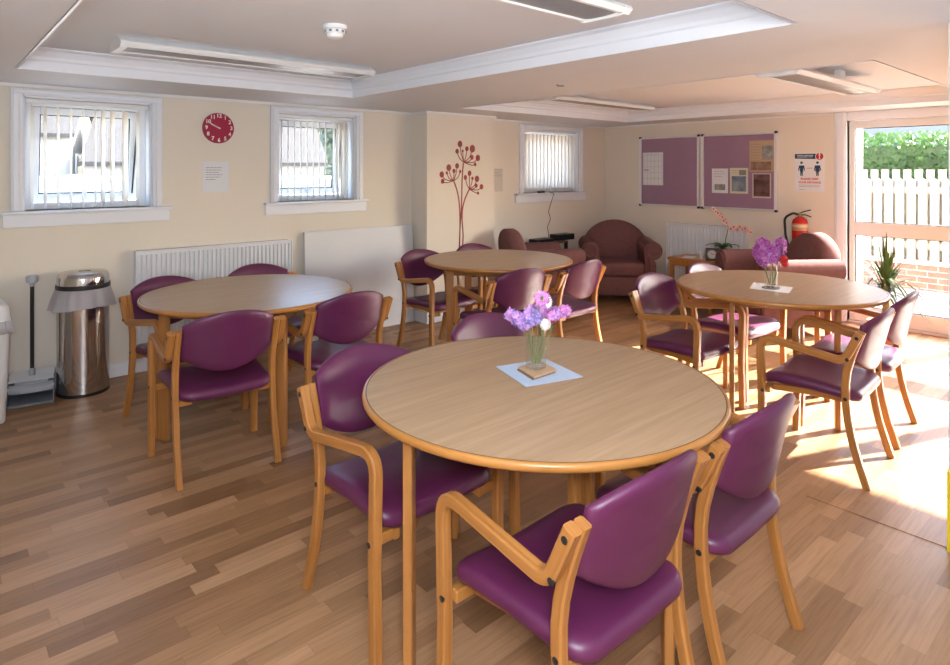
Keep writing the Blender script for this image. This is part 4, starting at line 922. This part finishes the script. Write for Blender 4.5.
for z in (.14, .85): bm = NB(); box(bm, -.025, .025, .1, 4.6, z, z+.09); obj('rail', bm, PALE, t)
HEDGE = leafy('hedge leaf', (.018,.055,.010), (.055,.125,.022), .2)
def foliage(name, label, cat, c, hs, n, s, m, ball=False, group=None):
    bm = NB(); rnd = random.Random(hash(label) % 1000 if False else len(label))
    for i in range(n):
        if ball:
            z = rnd.uniform(-1, 1); a = rnd.uniform(0, 2*pi); q = math.sqrt(1-z*z); k = rnd.uniform(.75, 1.05)*(1+.18*sin(3*a+4*z))
            p = Vector((c[0]+hs[0]*q*cos(a)*k, c[1]+hs[1]*q*sin(a)*k, c[2]+hs[2]*z*k))
        else:
            p = Vector((c[0]+hs[0]*rnd.uniform(-1,-.6), c[1]+hs[1]*rnd.uniform(-1,1), c[2]+hs[2]*rnd.uniform(-1,1)))
            if rnd.random() < .3: p.z = c[2]+hs[2]*rnd.uniform(.85,1.08); p.x = c[0]+hs[0]*rnd.uniform(-1,1)
        d = Vector((rnd.uniform(-1,1), rnd.uniform(-1,1), rnd.uniform(-.6,1))).normalized(); e = d.orthogonal().normalized(); e = Matrix.Rotation(rnd.uniform(0,6), 3, d) @ e; f = d.cross(e); k = s*rnd.uniform(.7,1.3)
        bm.faces.new([bm.verts.new(v_) for v_ in (p-e*k, p+f*k*.5, p+e*k, p-f*k*.5)])
    if ball: blob(bm, c, 1, 12, 8, (hs[0]*.72, hs[1]*.72, hs[2]*.72))
    else: box(bm, c[0]-hs[0]*.45, c[0]+hs[0]*.7, c[1]-hs[1], c[1]+hs[1], c[2]-hs[2], c[2]+hs[2]*.88)
    return tag(obj(name, bm, m, None, 'raw'), label, cat, group)
foliage('hedge', 'dense green hedge rising above the picket fence outside', 'hedge', (10.6, 2.6, .98), (.5, 4.2, .98), 17000, .034, HEDGE)
RENDER = mat('pale render', (.20,.19,.165), .9); ROOF = noisy('grey roof tiles', (.017,.017,.018), (.022,.022,.022), nscale=8, rough=.9); OPANE = mat('dark window glass', (.10,.13,.16), .1)
def house(label, x, y, w, dp, hw, hr, rotz, wins, m=RENDER):
    t = thing('house', label, 'house', (x, y, -.02), rotz, 'houses seen outside')
    bm = NB(); rings(bm, [[(-w/2, yy, 0), (w/2, yy, 0), (w/2, yy, hw), (0, yy, hw+hr), (-w/2, yy, hw)] for yy in (0, dp)]); obj('wall', bm, m, t)
    for s in (-1, 1):
        bm = NB(); a = Vector((0, 0, hw+hr)); b = Vector((s*(w/2+.12), 0, hw-.12*hr/(w/2)))
        rings(bm, [[a+Vector((0,yy,.01)), b+Vector((0,yy,.01)), b+Vector((0,yy,.12)), a+Vector((0,yy,.12))] for yy in (-.12, dp+.12)]); obj('roof_slope', bm, ROOF, t)
    for (u, z, ww, hh) in wins:
        bm = NB(); box(bm, u-ww/2, u+ww/2, -.04, .02, z, z+hh); f_ = obj('window', bm, UPVC, t); bm = NB(); box(bm, u-ww/2+.06, u+ww/2-.06, -.05, -.03, z+.06, z+hh-.06); obj('pane', bm, OPANE, f_)
    return t
house('pale rendered house far beyond the hedge outside the glazed door', 24, 6.0, 12, 8, 4.6, 2, -pi/2, [(2.0, 2.55, 1.5, 1.1), (-2.4, 2.55, 1.5, 1.1)])
# views through the two left windows
x, y, _ = onZ(40, 190, 1.0)
def far(px, d): a, b = ray(px); return a*d, b*d
x, y = far(84, 20); house('pale gabled house with grey roof, seen through the window left of the clock', x, y, 5.0, 7.5, 2.5, 1.5, R(73), [(-1.2, 1.0, 1.0, 1.0)])
x, y = far(150, 36); house('pale house at the right of the view through the window left of the clock', x, y, 5, 7.5, 2.9, 1.7, R(72), [(0, .9, 1.2, 1.0)])
x, y = far(312, 22); house('pale gabled house seen through the window right of the clock', x, y, 4.6, 6.5, 1.7, 1.3, R(72), [(.8, .7, 1.0, .9)])
LTREE = leafy('pale tree leaf', (.05,.075,.045), (.11,.145,.085), .2); BARK = mat('tree bark', (.12,.09,.06), .9)
for px, dd, hh, rr, lb in ((312, 36, 3.3, 2.9, 'leafy tree behind the gabled house, left of two'), (352, 31, 2.8, 2.2, 'leafy tree behind the gabled house, right of two')):
    x, y = far(px, dd); o = foliage('tree', lb, 'tree', (0,0,hh), (rr,rr,rr*1.1), 2600, .14, LTREE, True, 'trees outside'); o.location = (x, y, 0)
    bm = NB(); tube(bm, [(0,0,-.02),(0,0,hh)], [.22,.15], 8); obj('trunk', bm, BARK, o)
CARW = [mat('white car paint', (.30,.31,.33), .25), mat('silver car paint', (.16,.19,.22), .25), mat('blue car paint', (.05,.09,.16), .25)]
def car(px, d, rot, m, label):
    x, y = far(px, d); t = thing('car', label, 'car', (x, y, -.02), R(rot), 'parked cars outside')
    bm = NB(); lo = [(-2.05,.30),(2.05,.30),(2.1,.62),(1.95,.78),(1.15,.92),(.55,1.38),(-.95,1.42),(-1.75,1.0),(-2.05,.92)]
    rings(bm, [[(u*(1 if z < .95 else .97), yy*(1 if z < .95 else .82), z) for u, z in lo] for yy in (-.85,.85)]); bmesh.ops.bevel(bm, geom=bm.edges[:], offset=.05, segments=2, affect='EDGES'); obj('body', bm, m, t, 50)
    for s in (-1, 1):
        bm = NB(); rings(bm, [[(u, s*yy, z) for u, z in ((.95,.95),(.45,1.32),(-.85,1.35),(-1.45,1.0))] for yy in (.80,.865)]); obj('side_window', bm, OPANE, t)
        for u in (-1.3, 1.3):
            bm = NB(); rings(bm, [[(u+.31*cos(2*pi*i/20), s*yy, .31+.31*sin(2*pi*i/20)) for i in range(20)] for yy in (.68,.88)]); w_ = obj('wheel', bm, BLACK, t, 40)
            bm = NB(); rings(bm, [[(u+.19*cos(2*pi*i/16), s*yy, .31+.19*sin(2*pi*i/16)) for i in range(16)] for yy in (.86,.89)]); obj('hub_cap', bm, ALU, w_, 40)
    bm = NB(); rings(bm, [[(1.12,-.70,.96),(1.12,.70,.96),(.60,.62,1.34),(.60,-.62,1.34)], [(1.16,-.70,.97),(1.16,.70,.97),(.64,.62,1.36),(.64,-.62,1.36)]]); obj('windscreen', bm, OPANE, t)
car(52, 12.0, 12, CARW[0], 'white parked car seen through the window left of the clock, left of two')
car(112, 15.6, -12, CARW[1], 'silver parked car seen through the window left of the clock, right of two')
car(298, 14.5, 8, CARW[2], 'blue parked car seen through the window right of the clock')

# ---------------------------------------------------------------- light, camera, view
W = bpy.data.worlds.new('world'); S.world = W; W.use_nodes = True; nt = W.node_tree
sk = nt.nodes.new('ShaderNodeTexSky'); sk.sky_type = 'NISHITA'; sk.sun_disc = False; sk.sun_elevation = R(35); sk.sun_rotation = R(125); sk.air_density = 1; sk.dust_density = 2.5; sk.ozone_density = 1
bg = nt.nodes['Background']; nt.links.new(sk.outputs[0], bg.inputs[0]); bg.inputs[1].default_value = 2.7
def light(name, kind, e, col, loc, aim, **kw):
    l = bpy.data.lights.new(name, kind); l.energy = e; l.color = col
    for k, v_ in kw.items(): setattr(l, k, v_)
    o = bpy.data.objects.new(name, l); COL.objects.link(o); o.location = loc
    o.rotation_euler = (Vector(aim)-Vector(loc)).to_track_quat('-Z', 'Y').to_euler(); return o
EL = R(25.5); sd = Vector((-.93*cos(EL), .37*cos(EL), -sin(EL)))
light('sun', 'SUN', 68, (1,.92,.80), (12,-4,9), Vector((12,-4,9))+sd, angle=R(.6))
# camera flash: part straight ahead, most of it bounced off the lowered ceiling above the photographer
light('flash', 'AREA', 46, (.93,.96,1), (-.10,-.30,1.80), (2.1, 1.15, .25), shape='DISK', size=.35)
light('flash_bounce', 'AREA', 138, (.85,.93,1), (-.3,-.3,1.35), (-.1, -.1, 2.2), shape='DISK', size=.5)
cam = bpy.data.cameras.new('camera'); co_ = bpy.data.objects.new('camera', cam); COL.objects.link(co_)
cam.sensor_width = 36; cam.lens = 627/950*36; cam.shift_y = -162.5/950; cam.clip_start = .05
co_.location = (0,0,H); co_.rotation_euler = (R(90), 0, R(48.5-90)); S.camera = co_
S.view_settings.view_transform = 'Standard'; S.view_settings.look = 'None'; S.view_settings.exposure = 0; S.view_settings.gamma = 1
S.view_settings.use_curve_mapping = False
